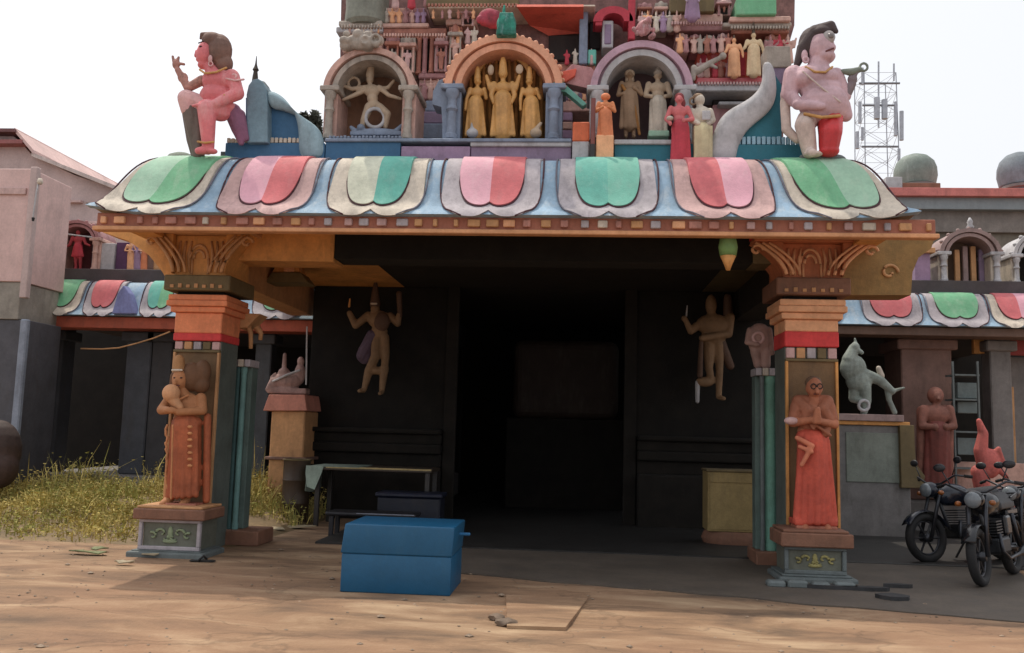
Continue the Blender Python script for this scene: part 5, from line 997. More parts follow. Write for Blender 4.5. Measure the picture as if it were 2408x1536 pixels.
# guardian statues on the dark hall front
YE = YH - .42
GUD = M('guardian_tan', (138, 108, 78), grime=.35, gcol=(110, 84, 58)); GUB = M('guardian_brown', (92, 66, 50), grime=.35)
figure('guardian_statue', 'dim tan guardian statue with conical crown and raised hands left of the black doorway', 'statue', YE, (882, 930), [
    ('body', [('e', (882, 727, 0), (11, 14, 12)), ('e', (892, 752, 0), (29, 22, 17)), ('e', (892, 780, 0), (20, 20, 15)), ('c', (866, 742, 0), 10, (838, 766, -6), 9, (824, 738, -8), 7), ('c', (918, 744, 0), 10, (936, 762, -4), 8, (940, 742, -8), 7), ('c', (886, 796, 0), 14, (886, 838, -10), 12, (868, 872, -4), 10), ('c', (904, 794, 0), 12, (908, 838, -8), 10, (904, 868, 0), 9),
      ('c', (868, 872, -2), 11, (857, 914, 0), 7), ('c', (904, 866, 0), 11, (898, 918, 0), 7), ('e', (886, 872, 0), (26, 10, 12)), ('c', (856, 918, 0), 6, (848, 920, -12), 5), ('c', (898, 922, 0), 6, (896, 926, -12), 5)], GUD),
    ('crown', [('c', (882, 716, 0), 13, (883, 672, 0), 6), ('c', (883, 672, 0), 6, (884, 654, 0), 2)], GUB), ('breastplate', [('e', (900, 758, -10), (20, 24, 12))], GUB),
    ('cloth', [('c', (876, 790, 0), 16, (852, 836, 4), 16), ('e', (858, 832, 4), (20, 26, 12))], M('guardian_violet_cloth', (92, 74, 92), grime=.3)), ('club', [('c', (942, 744, -8), 6, (940, 692, -8), 7)], GUB), ('torch', [('c', (823, 722, -8), 3, (825, 704, -8), 2)], OCHRE, 1.5), ('headband', [('c', (876, 716, -12), 2.6, (888, 716, -12), 2.6)], CREAM, 1.4)])
figure('guardian_statue', 'dim brown guardian statue with raised sword arm right of the black doorway', 'statue', YE, (1672, 950), [
    ('body', [('e', (1672, 718, 0), (13, 26, 14)), ('c', (1672, 736, 0), 10, (1674, 746, 0), 14), ('e', (1678, 764, 0), (42, 26, 20)), ('e', (1676, 796, 0), (30, 18, 18)), ('c', (1638, 768, 0), 11, (1624, 780, -4), 8, (1610, 752, -8), 6), ('e', (1608, 750, -8), (7, 7)), ('c', (1716, 746, 0), 12, (1712, 786, -6), 10, (1648, 798, -26), 8), ('c', (1668, 812, 0), 15, (1666, 866, -6), 10, (1672, 892, -2), 8), ('c', (1690, 812, 0), 13, (1692, 870, 0), 9, (1690, 932, 0), 7), ('c', (1690, 934, 0), 6, (1700, 938, -14), 5), ('e', (1658, 898, 0), (22, 12, 12))], GUD),
    ('shield', [('c', (1712, 700, 4), 10, (1712, 740, 4), 12)], GUB), ('sword', [('c', (1613, 744, -8), 2.5, (1615, 720, -8), 1.5)], LGREY, 1.4), ('club', [('c', (1646, 806, -20), 5, (1644, 884, -14), 7)], GUB), ('cloth', [('c', (1694, 806, 4), 14, (1718, 860, 6), 10)], GUB), ('stump', [('c', (1640, 900, 0), 6, (1640, 944, 0), 5)], LGREY)])
# small broken statue on top of the right colonnette
figure('broken_bust_statue', 'small mauve headless bust on the cap beside the right pillar', 'statue', 10.95, (1786, 858), [('body', [('e', (1784, 800, 0), (26, 36, 16)), ('e', (1786, 774, 0), (20, 14, 14)), ('c', (1764, 778, 0), 9, (1756, 806, -8), 7, (1778, 812, -16), 6), ('c', (1808, 776, 0), 8, (1816, 830, 0), 6), ('c', (1776, 826, 0), 12, (1782, 858, 0), 10), ('c', (1800, 826, 0), 12, (1800, 858, 0), 12)], M('mauve_bust', (160, 128, 118), grime=.45)), ('garland', [('t', (1780, 796, -14), 12, 4)], ROSE)])
# hanging carved cornice scraps under the left capital
hg = thing('hanging_ornament', 'orange hanging carved ornament beneath the left capital', 'ornament', P(590, 780, 10.6))
for k, (a, b) in enumerate((((560, 742), (552, 800)), ((578, 748), (590, 820)), ((604, 770), (612, 800)))):
    bm = bmesh.new(); tube(bm, [P(a[0], a[1], 10.9), P((a[0] + b[0]) / 2 + 6, (a[1] + b[1]) / 2, 10.9), P(b[0], b[1], 10.9)], [.05, .03, .025], 6); obj('pendant', bm, ORANGE if k < 1 else TAN, hg, smooth=True)
pprism('bracket', [(548, 735), (612, 738), (580, 770), (556, 772)], 10.8, .3, TAN, hg, .01)

# ---------------------------------------------------------------- shrine altar behind the porch on the left
Ya = 13.9
al = thing('stone_altar', 'tan altar block with pink slab behind the left pillar', 'altar', P(675, 1110, Ya))
x0, x1, z0, z1 = prange(634, 966, 714, 1120, Ya); box('altar_block', x0, x1, Ya, Ya + .8, 0, z1, TAN, al, .02)
pprism('altar_slab', [(618, 966), (632, 928), (716, 928), (722, 966)], Ya - .08, 1, M('salmon_slab', (208, 140, 122), grime=.35), al, .012); pb('altar_step', 622, 1075, 720, 1082, Ya - .06, .9, BRN, al)
figure('bull_statue', 'small pinkish stone bull lying on the pink altar slab', 'statue', Ya + .2, (670, 926), [('body', [('e', (676, 896, 0), (36, 22, 20)), ('e', (648, 902, -4), (16, 16, 14)), ('c', (640, 906, -8), 9, (634, 916, -10), 7), ('e', (668, 876, 0), (14, 12)), ('e', (704, 880, 4), (14, 26, 12)), ('e', (706, 850, 4), (9, 12, 9)), ('c', (640, 888, -4), 4, (650, 878, -6), 2.5), ('b', 634, 912, 724, 928, -16, 18), ('c', (666, 870, 6), 6, (668, 834, 6), 5)], M('pinkish_grey_stone', (170, 138, 130), var=.25, grime=.5)), ('rope', [('c', (648, 898, -18), 3, (680, 884, -22), 3, (708, 872, -14), 3)], LGREY, 1.5)], voxel=2.2)
rod = thing('steel_rod', 'thin shiny upright rod beside the stone bull', 'rod', P(721, 900, 13.1)); bm = bmesh.new(); tube(bm, [P(720, 905, 13.1), P(722, 768, 13.1)], .012, 6); obj('rod', bm, LGREY, rod)
# drum
Yb_ = 12.9; dr = thing('metal_drum', 'brown open metal drum beside the table', 'drum', (P(686, 1150, 13.15).x, 13.4, 0)); cgn = P(686, 1150, 13.15); s = cgn.y / F; bm = bmesh.new()
zt_ = P(690, 1082, cgn.y).z; R = 32 * s
lathe(bm, cgn.x, cgn.y + R, [(R * .95, 0), (R, .02), (R, .3 * zt_), (R * 1.04, .32 * zt_), (R, .34 * zt_), (R, .66 * zt_), (R * 1.04, .68 * zt_), (R, .7 * zt_), (R, zt_ - .02), (R * 1.04, zt_), (R * .95, zt_), (R * .94, zt_ - .12)], 26)
obj('barrel', bm, M('drum_brown', (62, 44, 28), grime=.5, gcol=(50, 36, 26), rough=.5), dr, smooth=True, sharp=40)
bm = bmesh.new(); tube(bm, [(cgn.x + R * 1.03 * math.cos(a), cgn.y + R + R * 1.03 * math.sin(a), zt_) for a in [2 * math.pi * k / 24 for k in range(25)]], .012, 6); obj('rim', bm, OLIVE, dr, smooth=True)

# table with cloth
lg = G(742, 1238); tb = thing('side_table', 'dark table with a pale green cloth hanging over its left end', 'table', (lg.x + .6, lg.y, 0))
tz = P(742, 1096, lg.y).z; tx0, tx1 = lg.x - .12, lg.x + 1.7; ty0, ty1 = lg.y - .06, lg.y + .75
box('table_top', tx0, tx1, ty0, ty1, tz - .05, tz, M('dark_wood', (70, 58, 48), grime=.3, rough=.5), tb, .008)
for x, y in ((tx0 + .08, ty0 + .05), (tx1 - .1, ty0 + .05), (tx0 + .08, ty1 - .1), (tx1 - .1, ty1 - .1)): box('leg', x, x + .07, y, y + .06, 0, tz - .051, M('dark_leg', (52, 48, 46), rough=.4), tb, .006)
bm = bmesh.new(); g = []
for i in range(15):
    u = i / 14; x = tx0 - .03 - .01; row = []
    prof = [(tx0 + .75, tz + .006), (tx0 + .1, tz + .006), (tx0 - .01, tz + .004), (tx0 - .03, tz - .03), (tx0 - .035 - .02 * math.sin(u * 14), tz - .18), (tx0 - .03 - .03 * math.sin(u * 14 + .6), tz - .36 - .03 * math.sin(u * 5))]
    g.append([bm.verts.new((a, ty0 - .012 + (ty1 - ty0 + .02) * u, b)) for a, b in prof])
for p, q in zip(g, g[1:]):
    for k in range(5): bm.faces.new((p[k], p[k + 1], q[k + 1], q[k]))
bmesh.ops.triangulate(bm, faces=bm.faces[:]); co = obj('table_cloth', bm, M('pale_green_cloth', (158, 176, 164), grime=.3), tb, smooth=True); m_ = co.modifiers.new('t', 'SOLIDIFY'); m_.thickness = .008
bm = bmesh.new()
pts = [(tx0 - .045, ty0 - .018, tz + .008), (tx0 + .22, ty0 - .018, tz + .008), (tx0 + .19, ty0 - .022, tz - .1), (tx0 + .1, ty0 - .024, tz - .34), (tx0 - .02, ty0 - .02, tz - .3), (tx0 - .05, ty0 - .02, tz - .1)]
a = [bm.verts.new(p) for p in pts]; b = [bm.verts.new((p[0], p[1] + .008, p[2])) for p in pts]; bm.faces.new(a); bm.faces.new(b[::-1])
for k in range(6): bm.faces.new((a[k], b[k], b[(k + 1) % 6], a[(k + 1) % 6]))
obj('cloth_drop', bm, MATS['pale_green_cloth'], tb)
box('table_edge', tx0 + .25, tx1, ty0 - .008, ty0 - .001, tz - .02, tz + .004, M('worn_yellow_edge', (190, 170, 120)), tb, 0)
# black stool
sg = G(776, 1264); st = thing('low_stool', 'low black bench stool behind the blue box', 'stool', (sg.x + .5, sg.y, 0)); sz = P(776, 1203, sg.y).z
BLK = M('black_plastic', (36, 36, 42), rough=.4, grime=.2, gcol=(70, 70, 76))
box('seat', sg.x - .08, sg.x + 1.15, sg.y - .03, sg.y + .4, sz - .05, sz, BLK, st, .02, 2); box('seat_highlight', sg.x + .35, sg.x + 1.13, sg.y - .035, sg.y - .031, sz - .016, sz - .004, M('seat_highlight_grey', (150, 156, 170)), st, 0)  # thin pale strip paints a highlight along the seat's front edge
for x, y in ((sg.x, sg.y), (sg.x + 1.0, sg.y), (sg.x, sg.y + .3), (sg.x + 1.0, sg.y + .3)): box('leg', x - .03, x + .03, y, y + .06, 0, sz - .051, BLK, st, .008)
cr = thing('storage_crate', 'dark blue crate under the table behind the stool', 'crate', (sg.x + .8, sg.y + .9, 0)); box('crate_body', sg.x + .45, sg.x + 1.35, sg.y + .75, sg.y + 1.2, 0, .5, M('navy_plastic', (16, 22, 40), rough=.5), cr, .02); box('crate_lid', sg.x + .42, sg.x + 1.38, sg.y + .72, sg.y + 1.23, .501, .56, M('navy_lid', (18, 26, 50), rough=.5), cr, .015)

# ---------------------------------------------------------------- big blue box in the foreground
bl = G(796, 1392); brt = G(1062, 1402); BY = bl.y; hx = P(930, 1238, BY).z
BX = thing('blue_box', 'large bright blue covered box on the ground in front of the porch', 'box', ((bl.x + brt.x) / 2, BY + .35, 0))
CB = M('bright_blue_plastic', (8, 84, 122), var=.08, grime=.18, rough=.5, bump=.1, gcol=(60, 100, 120))
x0, x1 = bl.x, P(1062, 1320, BY).x; mid = P(930, 1306, BY).z
bm = bmesh.new(); bbox(bm, x0 + .01, x1 - .005, BY + .006, BY + .744, .0, mid - .002, .01, 2); obj('box_base', bm, CB, BX, smooth=True, sharp=50)
bm = bmesh.new(); bbox(bm, x0, x1, BY, BY + .75, mid, hx, .014, 3)
for v in bm.verts:
    if v.co.z > hx - .2: v.co.x += .03 * (v.co.z - mid) / (hx - mid) * (1 if v.co.x < (x0 + x1) / 2 else .6); v.co.z += .012 * math.sin(v.co.x * 5)
obj('box_cover', bm, CB, BX, smooth=True, sharp=50)
box('seam', x0 + .03, x1 - .03, BY + .012, BY + .73, mid - .005, mid + .001, M('seam_dark_blue', (8, 60, 92)), BX, 0)
box('handle', x1 + .001, x1 + .11, BY + .4, BY + .44, hx * .82, hx * .82 + .025, M('handle_blue', (40, 110, 160)), BX, .006)
box('foot_skirt', x0 + .05, x1 - .05, BY + .04, BY + .7, -.02, .03, M('foot_navy', (12, 40, 60)), BX, 0)
# ---------------------------------------------------------------- tan cabinet inside on the right
Yc = 12.4
x0, x1, z0, z1 = prange(1664, 1106, 1800, 1252, Yc); cb = thing('tan_cabinet', 'low tan cabinet in the shade beside the right pillar', 'cabinet', ((x0 + x1) / 2, Yc, 0))
KH = M('khaki_board', (150, 128, 82), grime=.35); box('carcass', x0, x1, Yc, Yc + .5, z0, z1 - .03, KH, cb); box('top_board', x0 - .02, x1 + .02, Yc - .02, Yc + .52, z1 - .029, z1, OLIVE, cb); box('drawer_front', x0 + .03, x1 - .03, Yc - .012, Yc - .001, z1 - .17, z1 - .06, KH, cb, .004); box('door_front', x0 + .03, x1 - .03, Yc - .01, Yc - .001, z0 + .03, z1 - .2, KH, cb, .004)
bm = bmesh.new(); lathe(bm, (x0 + x1) / 2, Yc + .25, [(.4, 0), (.44, z0 * .5), (.4, z0 - .002)], 24, 1, .7); obj('round_base', bm, BROWNST, cb, smooth=True, sharp=40)
pk = G(1805, 1326); bk = thing('pink_brick', 'pink painted brick lying at the foot of the right pillar', 'brick', (pk.x, pk.y, 0)); box('brick', pk.x - .15, pk.x + .16, pk.y, pk.y + .16, 0, .11, M('magenta_brick', (150, 52, 72)), bk, .012)

# ---------------------------------------------------------------- right-hand cloister objects
Yr = 14.2
pd = thing('vahana_pedestal', 'grey panelled pedestal under the grey animal statue', 'pedestal', P(2050, 1150, Yr))
x0, x1, z0, z1 = prange(1960, 1000, 2140, 1150, Yr); box('die', x0, x1, Yr, Yr + .8, 0, z1, GREYW, pd, .015); pb('cornice', 1948, 974, 2126, 990, Yr - .1, 1, DUS, pd); pb('cornice', 1956, 990.5, 2140, 1000, Yr - .05, .95, OCHRE, pd)
pb('panel', 1990, 1018, 2120, 1135, Yr - .02, .03, M('grey_green_panel', (130, 136, 126), grime=.4), pd); pprism('side_buttress', [(2116, 1000), (2150, 1000), (2152, 1090), (2176, 1120), (2170, 1148), (2120, 1148)], Yr - .1, .3, OLIVE, pd, .01)
figure('rearing_animal_statue', 'grey green rearing animal statue on the pedestal beside the right pillar', 'statue', Yr + .1, (2050, 974), [
    ('body', [('e', (2006, 866, 0), (30, 32, 20)), ('e', (2020, 896, 0), (30, 28, 20)), ('c', (1998, 846, 0), 18, (2006, 820, 0), 11), ('e', (2010, 818, -2), (11, 13, 10)), ('c', (2014, 822, -4), 6, (2024, 830, -8), 5), ('c', (2012, 806, 0), 4, (2010, 796, 0), 2.5), ('c', (2030, 880, 0), 15, (2068, 894, 0), 12, (2098, 920, 0), 8), ('c', (2014, 900, 2), 16, (2008, 936, 4), 11, (2022, 944, -6), 8), ('c', (2032, 908, -6), 14, (2036, 944, -8), 10, (2030, 970, -4), 8), ('c', (2090, 914, 4), 9, (2092, 940, 4), 6, (2104, 970, 0), 6), ('c', (2100, 920, 0), 5, (2126, 912, 0), 2.5)], M('grey_green_stone', (150, 160, 152), var=.25, grime=.5)),
    ('saddle_ring', [('t', (2026, 954, -16), 12, 4)], LGREY), ('plume', [('c', (2066, 866, 0), 6, (2072, 884, 0), 8)], CREAM)])
figure('robed_relief_statue', 'dim brown pink robed statue standing between the grey pedestal and the shelves', 'statue', Yr + .5, (2202, 1150), [('body', stand(2202, 916, 1150, [((.16, .63), (.05, .62, -.1)), ((-.16, .63), (-.05, .62, -.1))], wide=1.1), M('brown_pink_statue', (140, 90, 76), var=.25, grime=.45)), ('robe', skirt(2202, 916, 1150, .58, 0, .12, .14), M('brown_red_robe', (124, 62, 54), var=.25, grime=.4)), ('cowl', [('e', (2202, 930, 6), (18, 20, 18)), ('c', (2176, 966, 8), 14, (2226, 966, 8), 14), ('c', (2170, 966, 8), 11, (2168, 1120, 8), 9), ('c', (2234, 966, 8), 11, (2236, 1120, 8), 9)], MATS['brown_pink_statue'])])
sh = thing('metal_shelf', 'grey metal shelf rack under the right cloister', 'shelf', P(2275, 1150, Yr + .9))
for y in (880, 938, 1014, 1100): pb('board', 2246, y, 2304, y + 4, Yr + .6, .4, SLATE, sh, 0)
for x in (2244, 2303): pb('upright', x, 850, x + 4, 1190, Yr + .58, .04, SLATE, sh, 0)
for k, (y0, y1) in enumerate(((900, 937), (945, 972), (1030, 1070))): pb('shelf_bin', 2252, y0, 2298, y1, Yr + .7, .25, M('slate_bin', (112, 124, 124), grime=.3), sh)
wl2 = thing('partition_wall', 'grey partition with a pale frame at the right edge under the cloister', 'partition', P(2380, 1150, YK + 1.2))
pb('panel', 2318, 840, 2480, 1160, YK + 1.4, .1, GREYW, wl2); pb('frame', 2376, 910, 2388, 1110, YK + 1.2, .1, TAN, wl2); pb('rail', 2310, 1014, 2376, 1019, YK + 1.25, .08, TAN, wl2); pb('red_valance', 2340, 790, 2520, 836, YK + .9, .1, M('dull_red_valance', (150, 60, 58), grime=.4), wl2); pb('ochre_valance', 2290, 792, 2339, 832, YK + .9, .1, OCHRE, wl2); pb('low_wall', 2240, 1090, 2520, 1180, YK + .1, .3, STPINK, wl2)
figure('flame_sculpture', 'coral pink upright flame-like peacock sculpture behind the motorcycles', 'sculpture', Yr - .2, (2330, 1150), [('body', [('c', (2302, 990, 0), 6, (2312, 1020, 0), 11, (2306, 1060, 0), 15, (2318, 1110, 0), 16), ('e', (2326, 1090, 0), (26, 34, 18)), ('c', (2330, 1080, 0), 10, (2346, 1056, -4), 6), ('c', (2346, 1056, -4), 5, (2358, 1090, -6), 5), ('c', (2344, 1100, -4), 8, (2362, 1120, -6), 6), ('c', (2300, 1110, 0), 16, (2310, 1146, 0), 18)], M('coral_pink_stone', (196, 100, 92), var=.25, grime=.45))])

# ---------------------------------------------------------------- motorcycles
def motorcycle(label, loc, rz, tank, lean=0.0):
    t = thing('motorcycle', label, 'motorcycle', loc, 'motorcycles parked on the right'); t.rotation_euler = (lean, 0, rz)
    ORG[t.name] = Vector((0, 0, 0))
    TY = M('tyre_rubber', (28, 28, 30), rough=.8); CH = M('chrome', (60, 62, 68), rough=.35, metal=.6, grime=.25, bump=.05); BK = M('black_metal', (34, 35, 40), rough=.4, grime=.2); SE = M('seat_vinyl', (38, 38, 42), rough=.55)
    def ring(cx, cz, R, r, n=26, k=8, w=1.0):
        bm = bmesh.new(); g = []
        for i in range(n):
            a = 2 * math.pi * i / n; g.append([bm.verts.new((cx + (R + r * math.cos(b)) * math.cos(a), r * w * math.sin(b), cz + (R + r * math.cos(b)) * math.sin(a))) for b in [2 * math.pi * j / k for j in range(k)]])
        for i in range(n):
            for j in range(k): bm.faces.new((g[i][j], g[(i + 1) % n][j], g[(i + 1) % n][(j + 1) % k], g[i][(j + 1) % k]))
        return bm
    for cx, w in ((-.64, 1.0), (.62, 1.15)):      # front wheel at -x
        wh = obj('wheel', ring(cx, .3, .255, .05, w=w), TY, t, smooth=True); obj('rim', ring(cx, .3, .2, .014), CH, wh, smooth=True)
        bm = bmesh.new()
        for k in range(6):
            a = math.pi * k / 3; tube(bm, [(cx, 0, .3), (cx + .2 * math.cos(a), 0, .3 + .2 * math.sin(a))], .014, 5)
        obj('spoke', bm, BK, wh); bm = bmesh.new(); tube(bm, [(cx, -.07, .3), (cx, .07, .3)], .05, 12); obj('hub', bm, CH, wh, smooth=True)
        bm = bmesh.new(); g = []
        for i in range(12):
            a = math.radians(20 + 130 * i / 11) if cx < 0 else math.radians(30 + 110 * i / 11); g.append([bm.verts.new((cx + .34 * math.cos(a), y, .3 + .34 * math.sin(a) - abs(y) * .25)) for y in (-.07, 0, .07)])
        for p, q in zip(g, g[1:]):
            for k in range(2): bm.faces.new((p[k], p[k + 1], q[k + 1], q[k]))
        mg = obj('mudguard', bm, tank, t, smooth=True); s_ = mg.modifiers.new('s', 'SOLIDIFY'); s_.thickness = .006
    for y in (-.085, .085):
        bm = bmesh.new(); tube(bm, [(-.64, y, .3), (-.46, y, .78), (-.41, y, .92)], [.024, .022, .02], 8); obj('fork', bm, CH, t, smooth=True)
        bm = bmesh.new(); tube(bm, [(.62, y * 1.2, .3), (.42, y * 1.3, .68)], .026, 8); obj('shock_absorber', bm, CH, t, smooth=True)
        bm = bmesh.new(); tube(bm, [(.62, y, .3), (.1, y, .34)], .02, 6); obj('swingarm', bm, BK, t)
    bm = bmesh.new(); tube(bm, [(-.3, -.37, 1.03), (-.38, -.3, 1.05), (-.42, -.1, .95), (-.42, .1, .95), (-.38, .3, 1.05), (-.3, .37, 1.03)], .013, 8); hb = obj('handlebar', bm, CH, t, smooth=True)
    for y in (-1, 1):
        bm = bmesh.new(); tube(bm, [(-.3, y * .36, 1.035), (-.24, y * .43, 1.02)], .02, 8); obj('grip', bm, TY, hb, smooth=True)
        bm = bmesh.new(); tube(bm, [(-.38, y * .26, 1.05), (-.37, y * .33, 1.2)], .007, 6); ellip(bm, (-.37, y * .35, 1.23), (.018, .065, .045), seg=12, ring=8); obj('mirror', bm, BK, hb, smooth=True)
        bm = bmesh.new(); ellip(bm, (-.5, y * .17, .84), (.04, .035, .03), seg=10, ring=6); obj('indicator', bm, M('amber_lens', (150, 86, 36), rough=.3), t, smooth=True)
    bm = bmesh.new(); ellip(bm, (-.5, 0, .88), (.11, .1, .1), seg=16, ring=10); hl = obj('headlamp', bm, tank, t, smooth=True); bm = bmesh.new(); ellip(bm, (-.57, 0, .875), (.05, .085, .085), seg=16, ring=10); obj('lens', bm, M('lamp_glass', (120, 128, 134), rough=.15), hl, smooth=True)
    bm = bmesh.new(); capsule(bm, (-.3, 0, .8), .12, (.02, 0, .78), .1, 12); ellip(bm, (-.16, 0, .84), (.25, .15, .12)); fuse('fuel_tank', bm, tank, t, .02)
    bm = bmesh.new(); capsule(bm, (.1, 0, .8), .1, (.5, 0, .84), .1, 12); bbox(bm, .05, .62, -.11, .11, .74, .82); fuse('seat', bm, SE, t, .022)
    bm = bmesh.new(); bbox(bm, .35, .8, -.09, .09, .66, .74, .02); tube(bm, [(.5, -.1, .86), (.8, -.1, .9), (.8, .1, .9), (.5, .1, .86)], .012, 6); obj('tail', bm, tank, t); bm = bmesh.new(); bbox(bm, .8, .84, -.06, .06, .7, .76, .01); obj('tail_lamp', bm, M('red_lens', (170, 20, 24), rough=.3), t)
    bm = bmesh.new(); bbox(bm, -.22, .16, -.13, .13, .28, .46, .03, 2)
    for k in range(6): bbox(bm, -.2, .02, -.1, .1, .47 + .03 * k, .485 + .03 * k)
    obj('engine', bm, M('cast_aluminium', (48, 50, 54), rough=.45, metal=.6, grime=.5), t)
    bm = bmesh.new(); tube(bm, [(-.4, 0, .84), (-.26, 0, .4), (.16, 0, .3), (.3, 0, .68), (-.34, 0, .78)], .022, 8); obj('frame', bm, BK, t, smooth=True)
    bm = bmesh.new(); tube(bm, [(-.18, -.11, .5), (-.24, -.14, .32), (-.1, -.16, .24), (.3, -.17, .26), (.36, -.18, .27), (.8, -.19, .36)], [.02, .02, .02, .02, .045, .05], 8); obj('exhaust', bm, CH, t, smooth=True)
    bm = bmesh.new(); bbox(bm, .14, .34, -.12, .12, .46, .68, .03, 2); obj('side_cover', bm, tank, t); bm = bmesh.new(); tube(bm, [(.1, .1, .28), (.04, .26, .01)], .014, 6); obj('side_stand', bm, BK, t)
    return t
b1, b2, b3 = G(2300, 1380), G(2400, 1350), G(2090, 1250)
TB = M('tank_black', (22, 24, 30), rough=.25, bump=.02, grime=.15); TG = M('tank_grey', (48, 52, 58), rough=.3, bump=.02, grime=.2); TN = M('tank_navy', (26, 32, 46), rough=.25, bump=.02, grime=.15)
motorcycle('black motorcycle nearest the camera at the right edge', (b1.x + .42, b1.y + .45, .014), math.radians(52), TB, math.radians(-6))
motorcycle('grey motorcycle parked behind the nearest black one', (b2.x + .55, b2.y + .75, .014), math.radians(46), TG, math.radians(-6))
motorcycle('black motorcycle at the back right, half hidden by the grey one', (b2.x + 1.05, b2.y + 1.5, .014), math.radians(58), TB, math.radians(-6))
motorcycle('dark blue motorcycle parked deepest, right beside the right pillar', (P(2275, 1200, 11.7).x, 11.7, .014), math.radians(24), TN, math.radians(-6))

# ---------------------------------------------------------------- weeds, boulder, litter
pv, pf = [], []
def in_weed(px, py): return G(px, py)
wm_ = M('dry_weeds', (206, 186, 108), var=.35, grime=.4, gcol=(90, 96, 40), scale=5); wg = M('green_weeds', (166, 162, 82), var=.35, grime=.3, gcol=(150, 140, 70), scale=5)
# low earth bank that carries them
bm = bmesh.new(); n_u, n_v = 40, 24; g = []
for j in range(n_v + 1):
    row = []
    for i in range(n_u + 1):
        x = -9.5 + 5.6 * i / n_u; y = 10.3 + 4.4 * j / n_v; e = min(1, i / 6, (n_u - i) / 5, j / 8, (n_v - j) / 2)
        hgt = (.12 + .3 * (j / n_v)) * max(0, e) + .06 * mnoise.noise(Vector((x * 1.3, y * 1.3, 0))) * e
        if -4.9 < x: hgt *= .6
        row.append(bm.verts.new((x, y, hgt - .02)))
    g.append(row)
for p, q in zip(g, g[1:]):
    for i in range(n_u): bm.faces.new((p[i], p[i + 1], q[i + 1], q[i]))
tag(obj('earth_bank', bm, M('dry_earth', (124, 102, 70), var=.25, grime=.4, gcol=(100, 96, 54)), smooth=True), kind='structure')
def bank_z(x, y):
    i = (x + 9.5) / 5.6 * n_u; j = (y - 10.3) / 4.4 * n_v
    if not (0 <= i <= n_u and 0 <= j <= n_v): return 0.0
    return g_z[int(j)][int(i)]
me = bpy.data.objects['earth_bank'].data; g_z = [[me.vertices[j * (n_u + 1) + i].co.z for i in range(n_u + 1)] for j in range(n_v + 1)]
for which, mat_, N_, seed in (('dry_weeds', wm_, 11000, 5), ('green_weeds', wg, 5000, 6)):
    r = random.Random(seed); vs, fs = [], []
    for _ in range(N_):
        x = r.uniform(-9.3, -4.0); y = r.uniform(10.5, 14.6)
        dens = mnoise.noise(Vector((x * .9, y * .9, seed))) + .35
        if r.random() > (dens * 1.3 + .05) * min(1, .25 + (y - 10.5) / 1.6): continue
        if x > -4.9 and y < 12.6: continue
        z = bank_z(x, y); far = (y - 10.3) / 4.3; h = r.uniform(.06, .26) * (.35 + far * 1.1) * (1.3 if dens > .4 else .7) * (2.0 if r.random() < .04 else 1)
        a = r.uniform(0, 6.28); lx, ly = math.cos(a), math.sin(a); w = r.uniform(.004, .009); bx, by = r.gauss(0, .3) * h, r.gauss(0, .3) * h
        k = len(vs); vs += [(x - lx * w, y - ly * w, z), (x + lx * w, y + ly * w, z), (x + bx * .4 + lx * w, y + by * .4 + ly * w, z + h * .6), (x + bx * .4 - lx * w, y + by * .4 - ly * w, z + h * .6), (x + bx, y + by, z + h)]
        fs += [(k, k + 1, k + 2, k + 3), (k + 3, k + 2, k + 4)]
        for _q in range(r.choice((1, 2, 3, 4))):      # small leaves and seed heads
            l = r.uniform(.012, .034); u_ = r.uniform(.3, 1); c = (x + bx * u_ + r.gauss(0, .03), y + by * u_ + r.gauss(0, .03), z + h * u_); k = len(vs); b_ = r.uniform(0, 6.28)
            vs += [(c[0], c[1], c[2]), (c[0] + l * math.cos(b_) - l * .4 * math.sin(b_), c[1] + l * math.sin(b_), c[2] + l * .3), (c[0] + 2 * l * math.cos(b_), c[1] + 2 * l * math.sin(b_), c[2]), (c[0] + l * math.cos(b_) + l * .4 * math.sin(b_), c[1] + l * math.sin(b_) , c[2] - l * .4)]; fs.append((k, k + 1, k + 2, k + 3))
    me = bpy.data.meshes.new(which); me.from_pydata(vs, [], fs); tag(mobj(which, me, mat_), ('dry yellow weeds' if which == 'dry_weeds' else 'green weeds') + ' growing behind the left pillar', 'weeds', kind='stuff')
figure('boulder', 'rounded brown boulder with dark top at the left edge above the weeds', 'boulder', 12.5, (10, 1140), [('rock', [('e', (-10, 1060, 0), (62, 76, 50)), ('e', (6, 1100, -10), (44, 50, 40)), ('e', (-40, 1110, 0), (50, 60, 40))], M('reddish_boulder', (62, 44, 38), var=.35, grime=.6, gcol=(56, 40, 32), scale=2))], voxel=4)
# scattered litter: leaf scraps, paper, slipper, stones
def scrap(name, label, px, py, w, d, mat, group, rz=0.0, cat='litter'):
    c = G(px, py); bm = bmesh.new(); k = 7; top = []
    for i in range(k):
        a = 2 * math.pi * i / k + rz; rr = rnd.uniform(.7, 1.1); top.append((c.x + w * rr * math.cos(a), c.y + d * rr * math.sin(a)))
    ctr_u = bm.verts.new((c.x, c.y, .05)); ctr_d = bm.verts.new((c.x, c.y, .03)); u = [bm.verts.new((x, y, rnd.uniform(.03, .06))) for x, y in top]; l = [bm.verts.new((v.co.x, v.co.y, v.co.z - .012)) for v in u]
    for i in range(k): j = (i + 1) % k; bm.faces.new((ctr_u, u[i], u[j])); bm.faces.new((ctr_d, l[j], l[i])); bm.faces.new((u[i], l[i], l[j], u[j]))
    return tag(obj(name, bm, mat), label, cat, group)
LITP = M('dusty_paper', (172, 158, 130), grime=.3); LITG = M('leaf_litter', (120, 126, 84), var=.3, grime=.3)
